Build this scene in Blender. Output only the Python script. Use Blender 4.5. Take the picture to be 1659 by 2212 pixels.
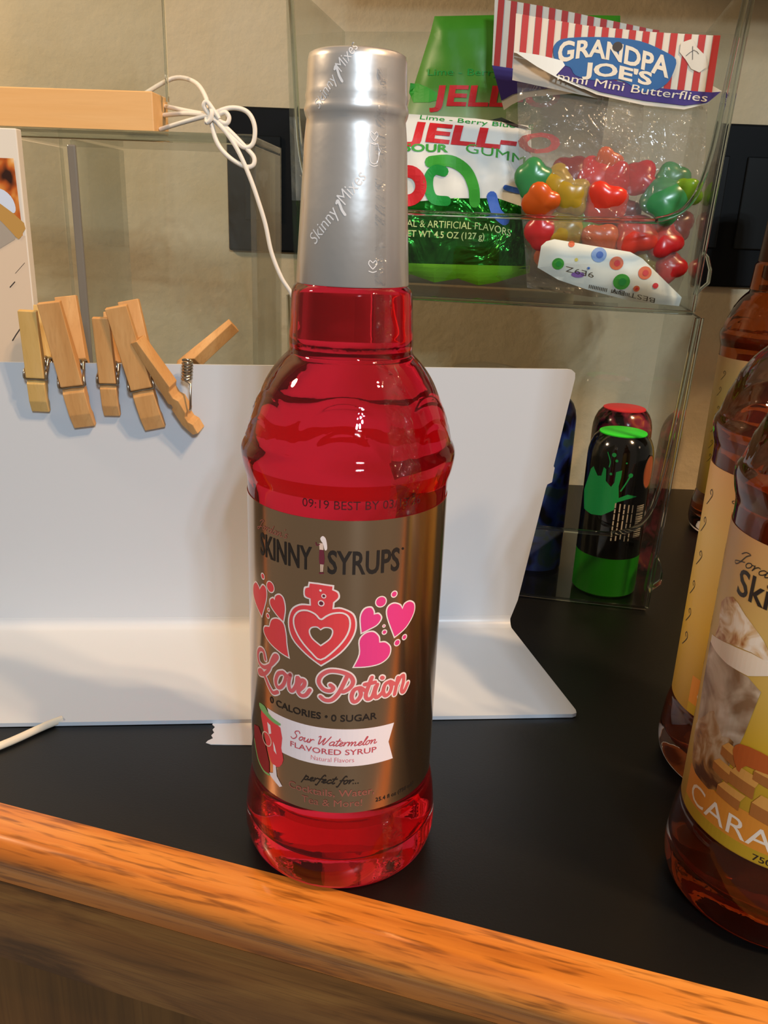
import bpy, bmesh, math, random
from mathutils import Vector, Matrix
random.seed(4)
PI = math.pi
for o in list(bpy.data.objects):
    bpy.data.objects.remove(o)
SC = bpy.context.scene
COL = SC.collection

# ------------------------------------------------------------------ camera
def make_camera():
    cd = bpy.data.cameras.new('camera')
    co = bpy.data.objects.new('camera', cd)
    COL.objects.link(co)
    pitch, roll = 0.33871, 0.03903
    F = Vector((0, math.cos(pitch), -math.sin(pitch)))
    R0 = Vector((1, 0, 0))
    U0 = R0.cross(F)
    R = R0 * math.cos(roll) + U0 * math.sin(roll)
    U = -R0 * math.sin(roll) + U0 * math.cos(roll)
    m = Matrix((R, U, -F)).transposed().to_4x4()
    m.translation = (0.01418, -0.30228, 0.25513)
    co.matrix_world = m
    cd.sensor_fit = 'VERTICAL'
    cd.sensor_height = 36.0
    cd.lens = 36.0 * 1800 / 2212
    cd.clip_start = 0.01
    SC.camera = co
make_camera()

# ------------------------------------------------------------------ world, lamps, exposure
W = bpy.data.worlds.new('room_ambience')
SC.world = W
W.use_nodes = True
W.node_tree.nodes['Background'].inputs[0].default_value = (1.0, 0.86, 0.70, 1)
W.node_tree.nodes['Background'].inputs[1].default_value = 0.18

def area(name, loc, target, size, power, color, size_y=None):
    l = bpy.data.lights.new(name, 'AREA')
    l.energy = power
    l.color = color
    l.size = size
    l.shape = 'DISK'
    if size_y:
        l.shape = 'RECTANGLE'
        l.size_y = size_y
    o = bpy.data.objects.new(name, l)
    COL.objects.link(o)
    o.location = loc
    d = Vector(target) - Vector(loc)
    o.rotation_euler = d.to_track_quat('-Z', 'Y').to_euler()
    return o
WARM = (1.0, 0.64, 0.34)
COOL = (0.72, 0.87, 1.0)
for p in ((0.86, -0.58, 1.46), (0.97, -0.50, 1.46), (0.82, -0.46, 1.52)):
    area('warm_pendant_lamp', p, (0, 0.1, 0.1), 0.055, 9.2, WARM)
for p in ((0.34, -1.58, 0.98), (0.43, -1.54, 0.96), (0.52, -1.52, 1.02), (0.38, -1.60, 1.10), (0.49, -1.56, 1.12)):
    area('cool_ceiling_lamp', p, (0, 0.1, 0.1), 0.045, 4.0, COOL)
area('warm_wall_lamp', (-0.85, 0.05, 0.78), (-0.15, 0.53, 0.33), 0.14, 5.5, (1.0, 0.72, 0.46))
SC.view_settings.view_transform = 'Standard'
SC.view_settings.look = 'None'
SC.view_settings.exposure = 0.0
SC.view_settings.gamma = 1.0
SC.view_settings.use_curve_mapping = False

# ------------------------------------------------------------------ helpers
def lin(c):
    if isinstance(c, str):
        c = c.lstrip('#')
        c = [int(c[i:i + 2], 16) / 255 for i in (0, 2, 4)]
        c = [x / 12.92 if x <= .04045 else ((x + .055) / 1.055) ** 2.4 for x in c]
    return (c[0], c[1], c[2], 1)

MATS = {}
def pm(name, col, rough=.5, metal=0, **kw):
    m = bpy.data.materials.new(name)
    m.use_nodes = True
    b = m.node_tree.nodes['Principled BSDF']
    b.inputs['Base Color'].default_value = lin(col)
    b.inputs['Roughness'].default_value = rough
    b.inputs['Metallic'].default_value = metal
    for k, v in kw.items():
        b.inputs[k.replace('_', ' ')].default_value = v
    MATS[name] = m
    return m

def nodes(m):
    return m.node_tree.nodes, m.node_tree.links, m.node_tree.nodes['Principled BSDF']

def coords(m, scale=(1, 1, 1), kind='Object'):
    N, L, B = nodes(m)
    tc = N.new('ShaderNodeTexCoord')
    mp = N.new('ShaderNodeMapping')
    mp.inputs['Scale'].default_value = scale
    L.new(tc.outputs[kind], mp.inputs[0])
    return mp.outputs[0]

def noise(m, vec, scale, detail=4, rough=.5, dist=0):
    N, L, B = nodes(m)
    n = N.new('ShaderNodeTexNoise')
    n.inputs['Scale'].default_value = scale
    n.inputs['Detail'].default_value = detail
    n.inputs['Roughness'].default_value = rough
    n.inputs['Distortion'].default_value = dist
    L.new(vec, n.inputs['Vector'])
    return n.outputs['Fac']

def ramp(m, fac, stops):
    N, L, B = nodes(m)
    r = N.new('ShaderNodeValToRGB')
    e = r.color_ramp.elements
    while len(e) < len(stops):
        e.new(.5)
    for i, (p, c) in enumerate(stops):
        e[i].position = p
        e[i].color = lin(c)
    L.new(fac, r.inputs[0])
    return r.outputs[0]

def mix(m, a, b, fac, mode='MIX'):
    N, L, B = nodes(m)
    x = N.new('ShaderNodeMix')
    x.data_type = 'RGBA'
    x.blend_type = mode
    if isinstance(fac, (int, float)):
        x.inputs[0].default_value = fac
    else:
        L.new(fac, x.inputs[0])
    for s, v in ((6, a), (7, b)):
        if isinstance(v, (tuple, str, list)):
            x.inputs[s].default_value = lin(v)
        else:
            L.new(v, x.inputs[s])
    return x.outputs[2]

def bump(m, h, strength=.2, dist=.001):
    N, L, B = nodes(m)
    b = N.new('ShaderNodeBump')
    b.inputs['Strength'].default_value = strength
    b.inputs['Distance'].default_value = dist
    L.new(h, b.inputs['Height'])
    L.new(b.outputs[0], B.inputs['Normal'])

def setcol(m, c):
    N, L, B = nodes(m)
    L.new(c, B.inputs['Base Color'])

def wood(name, stops, grain=(60, 60, 3), pore=(900, 900, 25), rough=.4, pore_amt=.35, pore_col='#3a200c', **kw):
    m = pm(name, stops[0][1], rough, **kw)
    v = coords(m, grain)
    f = noise(m, v, 1.0, 5, .55, .6)
    c = ramp(m, f, stops)
    v2 = coords(m, pore)
    f2 = noise(m, v2, 1.0, 3, .5)
    p = ramp(m, f2, [(.52, (0, 0, 0)), (.68, (1, 1, 1))])
    N, L, B = nodes(m)
    mm = N.new('ShaderNodeMath')
    mm.operation = 'MULTIPLY'
    mm.inputs[1].default_value = pore_amt
    L.new(p, mm.inputs[0])
    setcol(m, mix(m, c, pore_col, mm.outputs[0]))
    bump(m, f2, .12, .0004)
    return m

def clear(name, tint=(.93, .95, .94), rough=.03, ior=1.45, wrinkle=None, haze=0.0):
    """thin clear plastic: see-through with a Fresnel sheen"""
    m = bpy.data.materials.new(name)
    m.use_nodes = True
    N, L = m.node_tree.nodes, m.node_tree.links
    N.remove(N['Principled BSDF'])
    out = N['Material Output']
    t = N.new('ShaderNodeBsdfTransparent')
    t.inputs[0].default_value = (*tint, 1)
    g = N.new('ShaderNodeBsdfGlossy')
    g.inputs['Roughness'].default_value = rough
    f = N.new('ShaderNodeFresnel')
    f.inputs['IOR'].default_value = ior
    # same Fresnel on the way in and out of the panel
    ge = N.new('ShaderNodeNewGeometry')
    im = N.new('ShaderNodeMix')
    im.inputs[2].default_value = ior
    im.inputs[3].default_value = 1 / ior
    L.new(ge.outputs['Backfacing'], im.inputs[0])
    L.new(im.outputs[0], f.inputs['IOR'])
    mx = N.new('ShaderNodeMixShader')
    L.new(f.outputs[0], mx.inputs[0])
    last = t.outputs[0]
    if haze:
        d = N.new('ShaderNodeBsdfDiffuse')
        d.inputs[0].default_value = (.75, .75, .72, 1)
        mh = N.new('ShaderNodeMixShader')
        mh.inputs[0].default_value = haze
        L.new(t.outputs[0], mh.inputs[1])
        L.new(d.outputs[0], mh.inputs[2])
        last = mh.outputs[0]
    L.new(last, mx.inputs[1])
    L.new(g.outputs[0], mx.inputs[2])
    L.new(mx.outputs[0], out.inputs[0])
    if wrinkle:
        tc = N.new('ShaderNodeTexCoord')
        n = N.new('ShaderNodeTexNoise')
        n.inputs['Scale'].default_value = wrinkle[0]
        n.inputs['Detail'].default_value = 3
        n.inputs['Distortion'].default_value = 1.5
        L.new(tc.outputs['Object'], n.inputs['Vector'])
        b = N.new('ShaderNodeBump')
        b.inputs['Strength'].default_value = wrinkle[1]
        b.inputs['Distance'].default_value = .01
        L.new(n.outputs['Fac'], b.inputs['Height'])
        L.new(b.outputs[0], g.inputs['Normal'])
        L.new(b.outputs[0], f.inputs['Normal'])
    MATS[name] = m
    return m

def glass(name, col, ior=1.45, rough=0.0):
    return pm(name, col, rough, Transmission_Weight=1.0, IOR=ior)

# materials ---------------------------------------------------------------
m = pm('plaster', '#cdb998', .9)
v = coords(m)
f1 = noise(m, v, 60, 6, .6)
setcol(m, ramp(m, noise(m, v, 9, 4, .6), [(.3, '#d2bc94'), (.7, '#dcc9a6')]))
bump(m, f1, .35, .004)
m = pm('black_laminate', '#090909', .38)
v = coords(m)
bump(m, noise(m, v, 900, 2), .08, .0005)
wood('oak_rail', [(.28, '#a5581a'), (.5, '#cf7c2e'), (.72, '#dd9040')], (5, 90, 90), (38, 480, 480), .24, .7, '#6a3812', Coat_Weight=.6, Coat_Roughness=.12)
wood('oak_fascia_shaded', [(.38, '#5c3814'), (.5, '#855424'), (.62, '#9a6830')], (9, 45, 45), (30, 1300, 1300), .34, .3, '#3f250c')  # oak browns darkened to carry the shade on the less lit front face
wood('oak_panel', [(.3, '#4c3012'), (.55, '#66421a'), (.75, '#765026')], (40, 40, 3), (600, 600, 12), .4, .3, '#43280e')
wood('birch', [(.3, '#dba868'), (.7, '#e8bd84')], (4, 60, 60), (25, 500, 500), .5, .08, '#b98a50')
wood('pin_wood', [(.3, '#c08a4e'), (.55, '#cc9a5e'), (.75, '#d8ab72')], (70, 70, 8), (700, 700, 30), .6, .18, '#9a6a34')
wood('pin_wood_pale', [(.3, '#c9a25a'), (.55, '#d1ac66'), (.75, '#d8b678')], (70, 70, 8), (700, 700, 30), .6, .15, '#a5803e')
pm('steel_wire', '#b5aa98', .28, 1)
pm('white_sheet', '#c8cfd7', .34)
pm('tape_paper', '#e6e8ea', .7)
pm('cord_white', '#e9e4da', .5)
pm('cord_cream', '#e6dcc6', .5)
pm('black_plastic', '#050505', .55, 0, Specular_IOR_Level=.2)
pm('black_gloss', '#0c0e0e', .35, 0, Specular_IOR_Level=.3)
pm('dull_grey', '#6f6c66', .6)
clear('acrylic', (.95, .965, .955), .02, 1.48)
clear('acrylic_dusty', (.93, .95, .935), .05, 1.5, haze=.035)
glass('acrylic_edge', '#dfe6e2', 1.3, .04)
pm('acrylic_dark_edge', '#77736c', .25)
clear('bag_film', (.93, .93, .92), .06, 1.5, (45, 1.0), .09)
clear('shrink_film', (.97, .97, .97), .05, 1.45, (120, .6))
# main bottle
m = glass('bottle_plastic', '#fff0f2', 1.42)
bump(m, noise(m, coords(m), 130, 3), .05, .001)
pm('red_syrup', '#ec2a42', 0.0, Transmission_Weight=.93, IOR=.97)
pm('amber_syrup', '#a85420', 0.0, Transmission_Weight=.85, IOR=.97)
m = pm('silver_capsule', '#cfcdcb', .36, .7, Coat_Weight=.7, Coat_Roughness=.06)
v = coords(m)
bump(m, noise(m, v, 160, 2), .05, .002)
m = pm('gold_label', '#c6a88a', .19, .97, Anisotropic=.85, Anisotropic_Rotation=.25)
N, L, B = nodes(m)
tg = N.new('ShaderNodeTangent')
tg.direction_type = 'RADIAL'
tg.axis = 'Z'
L.new(tg.outputs[0], B.inputs['Tangent'])
pm('label_back', '#e6e2dc', .6)
pm('ink_black', '#241c18', .5)
pm('ink_brown', '#9c5a4c', .5)
pm('ink_red_text', '#c8525a', .5)
pm('ink_coral', '#e8464c', .45)
pm('ink_pink', '#ea3f88', .45)
pm('ink_rose', '#dd6468', .45)
pm('ink_white', '#f4e2de', .5)
pm('ink_pale', '#f3e6ea', .5)
pm('ink_green', '#7fb56e', .5)
pm('ink_wine', '#6d2536', .5)
pm('ink_skin', '#e8c7b4', .5)
pm('ink_maroon', '#8e1d26', .5)
pm('ink_stamp', '#4a0a10', .5)
pm('cap_print', '#e2e2e4', .5)
# candy print
pm('card_white', '#dad5c8', .6)
pm('card_grey', '#b9b1a3', .7)
pm('card_red', '#b5271f', .55)
pm('card_purple', '#37227a', .55)
pm('logo_blue', '#1c5c9c', .5)
pm('logo_cream', '#e4ddcc', .5)
pm('print_red', '#d3202a', .5)
pm('print_green', '#3aa833', .5)
pm('print_deep_green', '#149a3a', .5)
pm('print_blue', '#2a5fc4', .5)
pm('print_pale_green', '#cfe59a', .5)
pm('print_orange', '#e06a3a', .5)
pm('print_violet', '#8a63b8', .5)
pm('print_yellow', '#e2d35a', .5)
pm('print_light_blue', '#7fa2e0', .5)
pm('print_dark', '#3c3632', .6)
m = pm('green_foil', '#1f7a22', .22, .75)
v = coords(m)
bump(m, noise(m, v, 40, 3, .5, 1.0), .8, .012)
pm('crimp_green', '#7dcc2a', .35)
pm('bag_white', '#e6ebe8', .4)
m = pm('bag_green_fade', '#3f8a1e', .4)
v = coords(m)
N, L, B = nodes(m)
sx = N.new('ShaderNodeSeparateXYZ')
L.new(v, sx.inputs[0])
mr = N.new('ShaderNodeMapRange')
mr.inputs[1].default_value = .075
mr.inputs[2].default_value = .165
L.new(sx.outputs[2], mr.inputs[0])
setcol(m, ramp(m, mr.outputs[0], [(.25, '#c9cdbc'), (.45, '#a8bd90'), (.7, '#4f8f2c'), (1, '#3f8a1e')]))
# cans
pm('can_black', '#0c0b0a', .12, 0, Coat_Weight=.5)
pm('can_red_black', '#2a0c0e', .15)
m = pm('can_red_pattern', '#2a0c0e', .15)
setcol(m, ramp(m, noise(m, coords(m), 70, 3, .5, 1), [(.42, '#120706'), (.5, '#5b1a2a'), (.62, '#8a2f3c'), (.7, '#c06a3a')]))
m = pm('can_blue_pattern', '#16244a', .3)
setcol(m, ramp(m, noise(m, coords(m), 55, 2, .4, .6), [(.4, '#0a1026'), (.47, '#1c2f86'), (.55, '#2a4aa8'), (.62, '#31506a')]))
pm('neon_green', '#35ee3a', .45)
pm('neon_red', '#e0303a', .45)
pm('green_cap', '#1f8f14', .3, 0, Transmission_Weight=.15)
pm('splash_green', '#1c9c55', .35)
pm('seal_orange', '#b3603c', .45)
# caramel label
pm('brown_capsule', '#4a2412', .35, .3)
m = pm('caramel_label', '#e8c552', .45)
v = coords(m)
N, L, B = nodes(m)
sx = N.new('ShaderNodeSeparateXYZ')
L.new(v, sx.inputs[0])
mr = N.new('ShaderNodeMapRange')
mr.inputs[1].default_value = .04
mr.inputs[2].default_value = .16
L.new(sx.outputs[2], mr.inputs[0])
setcol(m, ramp(m, mr.outputs[0], [(.0, '#a98020'), (.35, '#d0a424'), (.7, '#d2b266'), (1, '#cf9f68')]))
pm('label_orange', '#d98a2c', .5)
pm('label_olive', '#b9961f', .5)
pm('print_cream', '#efe0cc', .5)
m = pm('print_coffee', '#a58054', .5)
setcol(m, ramp(m, noise(m, coords(m), 90, 3, .5, 1), [(.35, '#5a3214'), (.5, '#a5743a'), (.65, '#cdb696')]))
m = pm('print_milk', '#c9b6a0', .5)
setcol(m, ramp(m, noise(m, coords(m), 70, 3, .5, .6), [(.35, '#8a6848'), (.55, '#c2ac92'), (.7, '#e0d2c0')]))
m = pm('print_whip', '#e3d2ba', .5)
setcol(m, ramp(m, noise(m, coords(m), 110, 3, .5, 1), [(.38, '#a8672a'), (.5, '#d9b98c'), (.62, '#f0e6d8')]))
pm('cube_top', '#d99a48', .5)
pm('cube_side', '#a8662a', .5)
pm('cube_gloss', '#b8571c', .4)
# carton
pm('carton_white', '#e3dccf', .55)
m = pm('carton_cream', '#d8c4ac', .55)
m = pm('photo_orange', '#d98a3a', .4)
setcol(m, ramp(m, noise(m, coords(m), 75, 2, .4, .4), [(.36, '#2e1206'), (.46, '#b4561a'), (.56, '#e09a48'), (.68, '#f0c890')]))
pm('photo_blue', '#cfdcf2', .4)
pm('photo_tan', '#b98f4a', .5)
pm('photo_grey', '#a59c90', .5)

GUM = {}
for n_, c_ in (('green', '#3f9a5c'), ('lime', '#86b82a'), ('yellow', '#c2a32c'), ('orange', '#ee6a1e'), ('red', '#d8222a'), ('dark_red', '#8c2024'), ('red_orange', '#f2402a')):
    GUM[n_] = pm('gummy_' + n_, c_, .25, 0, Subsurface_Weight=.3, Subsurface_Scale=.004, Transmission_Weight=.35)

# ------------------------------------------------------------------ object builders
def link_mesh(name, bm, mat, parent=None, shift=None, smooth=None):
    if shift:
        bmesh.ops.translate(bm, verts=bm.verts, vec=shift)
    me = bpy.data.meshes.new(name)
    bm.normal_update()
    bm.to_mesh(me)
    bm.free()
    if smooth is not None:
        for p in me.polygons:
            p.use_smooth = True
        if smooth < 180:
            me.set_sharp_from_angle(angle=math.radians(smooth))
    me.materials.append(MATS[mat] if isinstance(mat, str) else mat)
    o = bpy.data.objects.new(name, me)
    COL.objects.link(o)
    if parent:
        o.parent = parent
    return o

def tag(o, label, cat, group=None):
    o['label'] = label
    o['category'] = cat
    if group:
        o['group'] = group
    return o

def thing(name, label, cat, loc=(0, 0, 0), rotz=0, group=None):
    o = bpy.data.objects.new(name, None)
    o.empty_display_size = .02
    COL.objects.link(o)
    o.location = loc
    o.rotation_euler = (0, 0, rotz)
    return tag(o, label, cat, group)

def struct(o):
    o['kind'] = 'structure'
    return o

def bx(bm, lo, hi, mtx=None):
    vs = []
    for x in (lo[0], hi[0]):
        for y in (lo[1], hi[1]):
            for z in (lo[2], hi[2]):
                p = Vector((x, y, z))
                vs.append(bm.verts.new(mtx @ p if mtx else p))
    for f in ((0, 1, 3, 2), (4, 6, 7, 5), (0, 4, 5, 1), (2, 3, 7, 6), (0, 2, 6, 4), (1, 5, 7, 3)):
        bm.faces.new([vs[i] for i in f])
    return vs

def box(lo, hi, bev=0, mtx=None):
    bm = bmesh.new()
    bx(bm, lo, hi, mtx)
    if bev:
        bmesh.ops.bevel(bm, geom=list(bm.edges), offset=bev, segments=2, affect='EDGES', profile=.5)
    bmesh.ops.recalc_face_normals(bm, faces=bm.faces)
    return bm

def prism(loop, d0, d1, axes=(0, 2, 1), bev=0):
    """extrude a 2D loop; axes = (first, second, extrude) coordinate slots"""
    bm = bmesh.new()
    def P(a, b, c):
        p = [0, 0, 0]
        p[axes[0]], p[axes[1]], p[axes[2]] = a, b, c
        return p
    A = [bm.verts.new(P(a, b, d0)) for a, b in loop]
    Bv = [bm.verts.new(P(a, b, d1)) for a, b in loop]
    bm.faces.new(A)
    bm.faces.new(Bv[::-1])
    n = len(loop)
    for i in range(n):
        bm.faces.new((A[i], Bv[i], Bv[(i + 1) % n], A[(i + 1) % n]))
    bmesh.ops.recalc_face_normals(bm, faces=bm.faces)
    if bev:
        bmesh.ops.bevel(bm, geom=list(bm.edges), offset=bev, segments=2, affect='EDGES', profile=.5)
    return bm

def lathe(prof, n=96, disp=None):
    """prof: list of (r, z); r = 0 ends are closed"""
    bm = bmesh.new()
    rings = []
    for r, z in prof:
        if r < 1e-7:
            rings.append([bm.verts.new((0, 0, z))])
        else:
            row = []
            for i in range(n):
                a = 2 * PI * i / n
                rr = r + (disp(a, z) if disp else 0)
                row.append(bm.verts.new((rr * math.sin(a), -rr * math.cos(a), z)))
            rings.append(row)
    for A, Bv in zip(rings, rings[1:]):
        for i in range(n):
            j = (i + 1) % n
            if len(A) == 1 and len(Bv) == 1:
                continue
            if len(A) == 1:
                bm.faces.new((A[0], Bv[j], Bv[i]))
            elif len(Bv) == 1:
                bm.faces.new((A[i], A[j], Bv[0]))
            else:
                bm.faces.new((A[i], A[j], Bv[j], Bv[i]))
    bmesh.ops.recalc_face_normals(bm, faces=bm.faces)
    return bm

def smooth_prof(pts, k=4):
    out = []
    for i in range(len(pts) - 1):
        p0, p1, p2, p3 = pts[max(i - 1, 0)], pts[i], pts[i + 1], pts[min(i + 2, len(pts) - 1)]
        for s in range(k):
            t = s / k
            out.append(tuple(.5 * (2 * b + (c - a) * t + (2 * a - 5 * b + 4 * c - d) * t * t + (3 * b - a - 3 * c + d) * t ** 3)
                             for a, b, c, d in zip(p0, p1, p2, p3)))
    out.append(tuple(pts[-1]))
    return out

def tube(pts, r, n=8, bm=None, caps=True):
    bm = bm or bmesh.new()
    pts = [Vector(p) for p in pts]
    prev = None
    rings = []
    for i, p in enumerate(pts):
        t = (pts[min(i + 1, len(pts) - 1)] - pts[max(i - 1, 0)]).normalized()
        if prev is None:
            up = Vector((0, 0, 1)) if abs(t.z) < .9 else Vector((1, 0, 0))
            a = t.cross(up).normalized()
        else:
            a = (prev - t * prev.dot(t)).normalized()
        prev = a
        b = t.cross(a)
        rings.append([bm.verts.new(p + (a * math.cos(2 * PI * k / n) + b * math.sin(2 * PI * k / n)) * r) for k in range(n)])
    for A, Bv in zip(rings, rings[1:]):
        for k in range(n):
            bm.faces.new((A[k], A[(k + 1) % n], Bv[(k + 1) % n], Bv[k]))
    if caps:
        bm.faces.new(rings[0][::-1])
        bm.faces.new(rings[-1])
    return bm

# ---- flat print: built in 2D (millimetres), then laid on a surface by a mapping function
CAPH = {}
def curve_mesh(cu):
    ob = bpy.data.objects.new('tmp', cu)
    me = bpy.data.meshes.new_from_object(ob)
    bpy.data.objects.remove(ob)
    return me

def text_mesh(body, weight=0):
    cu = bpy.data.curves.new('t', 'FONT')
    cu.body = body
    cu.size = 1
    cu.offset = weight
    cu.resolution_u = 3
    me = curve_mesh(cu)
    vs = [v.co.to_2d() for v in me.vertices]
    fs = [list(p.vertices) for p in me.polygons]
    bpy.data.meshes.remove(me)
    bpy.data.curves.remove(cu)
    return vs, fs
_v, _f = text_mesh('H')
CAP = max(v.y for v in _v)

class Flat:
    def __init__(s):
        s.bm = bmesh.new()
    def raw(s, vs, fs):
        V = [s.bm.verts.new((v[0], v[1], 0)) for v in vs]
        for f in fs:
            try:
                s.bm.faces.new([V[i] for i in f])
            except ValueError:
                pass
        return s
    def text(s, body, x0, x1, y0, h, weight=0, shear=0, warp=None, rot=0):
        vs, fs = text_mesh(body, weight)
        a, b = min(v.x for v in vs), max(v.x for v in vs)
        kx, ky = (x1 - x0) / (b - a), h / CAP
        out = []
        for v in vs:
            x, y = (v.x - a) * kx, v.y * ky
            x += shear * y
            if rot:
                x, y = x * math.cos(rot) - y * math.sin(rot), x * math.sin(rot) + y * math.cos(rot)
            x, y = x0 + x, y0 + y
            if warp:
                x, y = warp(x, y)
            out.append((x, y))
        return s.raw(out, fs)
    def poly(s, loops, grow=0, smooth=0):
        if isinstance(loops[0][0], (int, float)):
            loops = [loops]
        cu = bpy.data.curves.new('p', 'CURVE')
        cu.dimensions = '2D'
        cu.fill_mode = 'BOTH'
        for lp in loops:
            if smooth:
                q = [lp[-1]] + list(lp) + [lp[0], lp[1]]
                lp = smooth_prof(q, smooth)[smooth:-smooth - 1]
            sp = cu.splines.new('POLY')
            sp.points.add(len(lp) - 1)
            cx = sum(p[0] for p in lp) / len(lp)
            for p, (x, y) in zip(sp.points, lp):
                p.co = (x, y, 0, 1)
            sp.use_cyclic_u = True
        me = curve_mesh(cu)
        vs = [v.co.to_2d() for v in me.vertices]
        fs = [list(p.vertices) for p in me.polygons]
        s.raw(vs, fs)
        bpy.data.meshes.remove(me)
        bpy.data.curves.remove(cu)
        return s
    def disc(s, x, y, rx, ry=None, n=20):
        ry = ry or rx
        return s.raw([(x + rx * math.cos(2 * PI * i / n), y + ry * math.sin(2 * PI * i / n)) for i in range(n)], [list(range(n))])
    def ring(s, x, y, r, w, n=20):
        vs = []
        for i in range(n):
            a = 2 * PI * i / n
            vs += [(x + r * math.cos(a), y + r * math.sin(a)), (x + (r - w) * math.cos(a), y + (r - w) * math.sin(a))]
        return s.raw(vs, [[2 * i, 2 * ((i + 1) % n), 2 * ((i + 1) % n) + 1, 2 * i + 1] for i in range(n)])
    def quad(s, *p):
        return s.raw(p, [list(range(len(p)))])
    def ribbon(s, pts, w, k=5, closed=False):
        if k:
            if closed:
                q = [pts[-1]] + list(pts) + [pts[0], pts[1]]
                pts = smooth_prof(q, k)[k:-k]
            else:
                pts = smooth_prof(pts, k)
        vs = []
        n = len(pts)
        for i in range(n):
            a, b = Vector(pts[max(i - 1, 0)]), Vector(pts[min(i + 1, n - 1)])
            t = (b - a)
            t = t.normalized() if t.length > 1e-9 else Vector((1, 0))
            nn = Vector((-t.y, t.x)) * (w / 2)
            p = Vector(pts[i])
            vs += [p + nn, p - nn]
        s.raw(vs, [[2 * i, 2 * i + 1, 2 * i + 3, 2 * i + 2] for i in range(n - 1)])
        if not closed:
            s.disc(pts[0][0], pts[0][1], w / 2, n=10)
            s.disc(pts[-1][0], pts[-1][1], w / 2, n=10)
        return s
    def finish(s, name, mat, parent, mapper, off=.15, step=2.0, shift=None, stepy=None):
        bm = s.bm
        for ax, st in ((0, step), (1, stepy)):
            if not st or not bm.verts:
                continue
            lo = min(v.co[ax] for v in bm.verts)
            hi = max(v.co[ax] for v in bm.verts)
            c = math.floor(lo / st) * st + st
            while c < hi:
                co = [0, 0, 0]; no = [0, 0, 0]
                co[ax] = c; no[ax] = 1
                bmesh.ops.bisect_plane(bm, geom=list(bm.verts) + list(bm.edges) + list(bm.faces), plane_co=co, plane_no=no)
                c += st
        for v in bm.verts:
            v.co = mapper(v.co.x, v.co.y, off)
        return link_mesh(name, bm, mat, parent, shift)

def grow(loop, d):
    """offset a 2D loop outwards by d"""
    n = len(loop)
    area_ = sum(loop[i][0] * loop[(i + 1) % n][1] - loop[(i + 1) % n][0] * loop[i][1] for i in range(n))
    sg = 1 if area_ > 0 else -1
    out = []
    for i in range(n):
        a, b, c = Vector(loop[i - 1]), Vector(loop[i]), Vector(loop[(i + 1) % n])
        t1, t2 = (b - a).normalized(), (c - b).normalized()
        n1, n2 = Vector((t1.y, -t1.x)) * sg, Vector((t2.y, -t2.x)) * sg
        nn = (n1 + n2)
        nn = nn.normalized() if nn.length > .2 else n1
        k = min(1 / max(nn.dot(n1), .4), 1.8)
        out.append(tuple(b + nn * d * k))
    return out

def round_loop(loop, sharp=(), k=4):
    """smooth a closed loop through its points, keeping the listed corners sharp"""
    q = []
    for i, p in enumerate(loop):
        q += [p, p, p] if i in sharp else [p]
    n = len(q)
    out = []
    for i in range(n):
        if q[i] == q[(i + 1) % n]:
            continue
        seg = smooth_prof([q[i - 1], q[i], q[(i + 1) % n], q[(i + 2) % n]], k)[k:2 * k]
        for p in seg:
            if not out or math.hypot(p[0] - out[-1][0], p[1] - out[-1][1]) > .2:
                out.append(p)
    while math.hypot(out[0][0] - out[-1][0], out[0][1] - out[-1][1]) < .2:
        out.pop()
    return out

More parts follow.
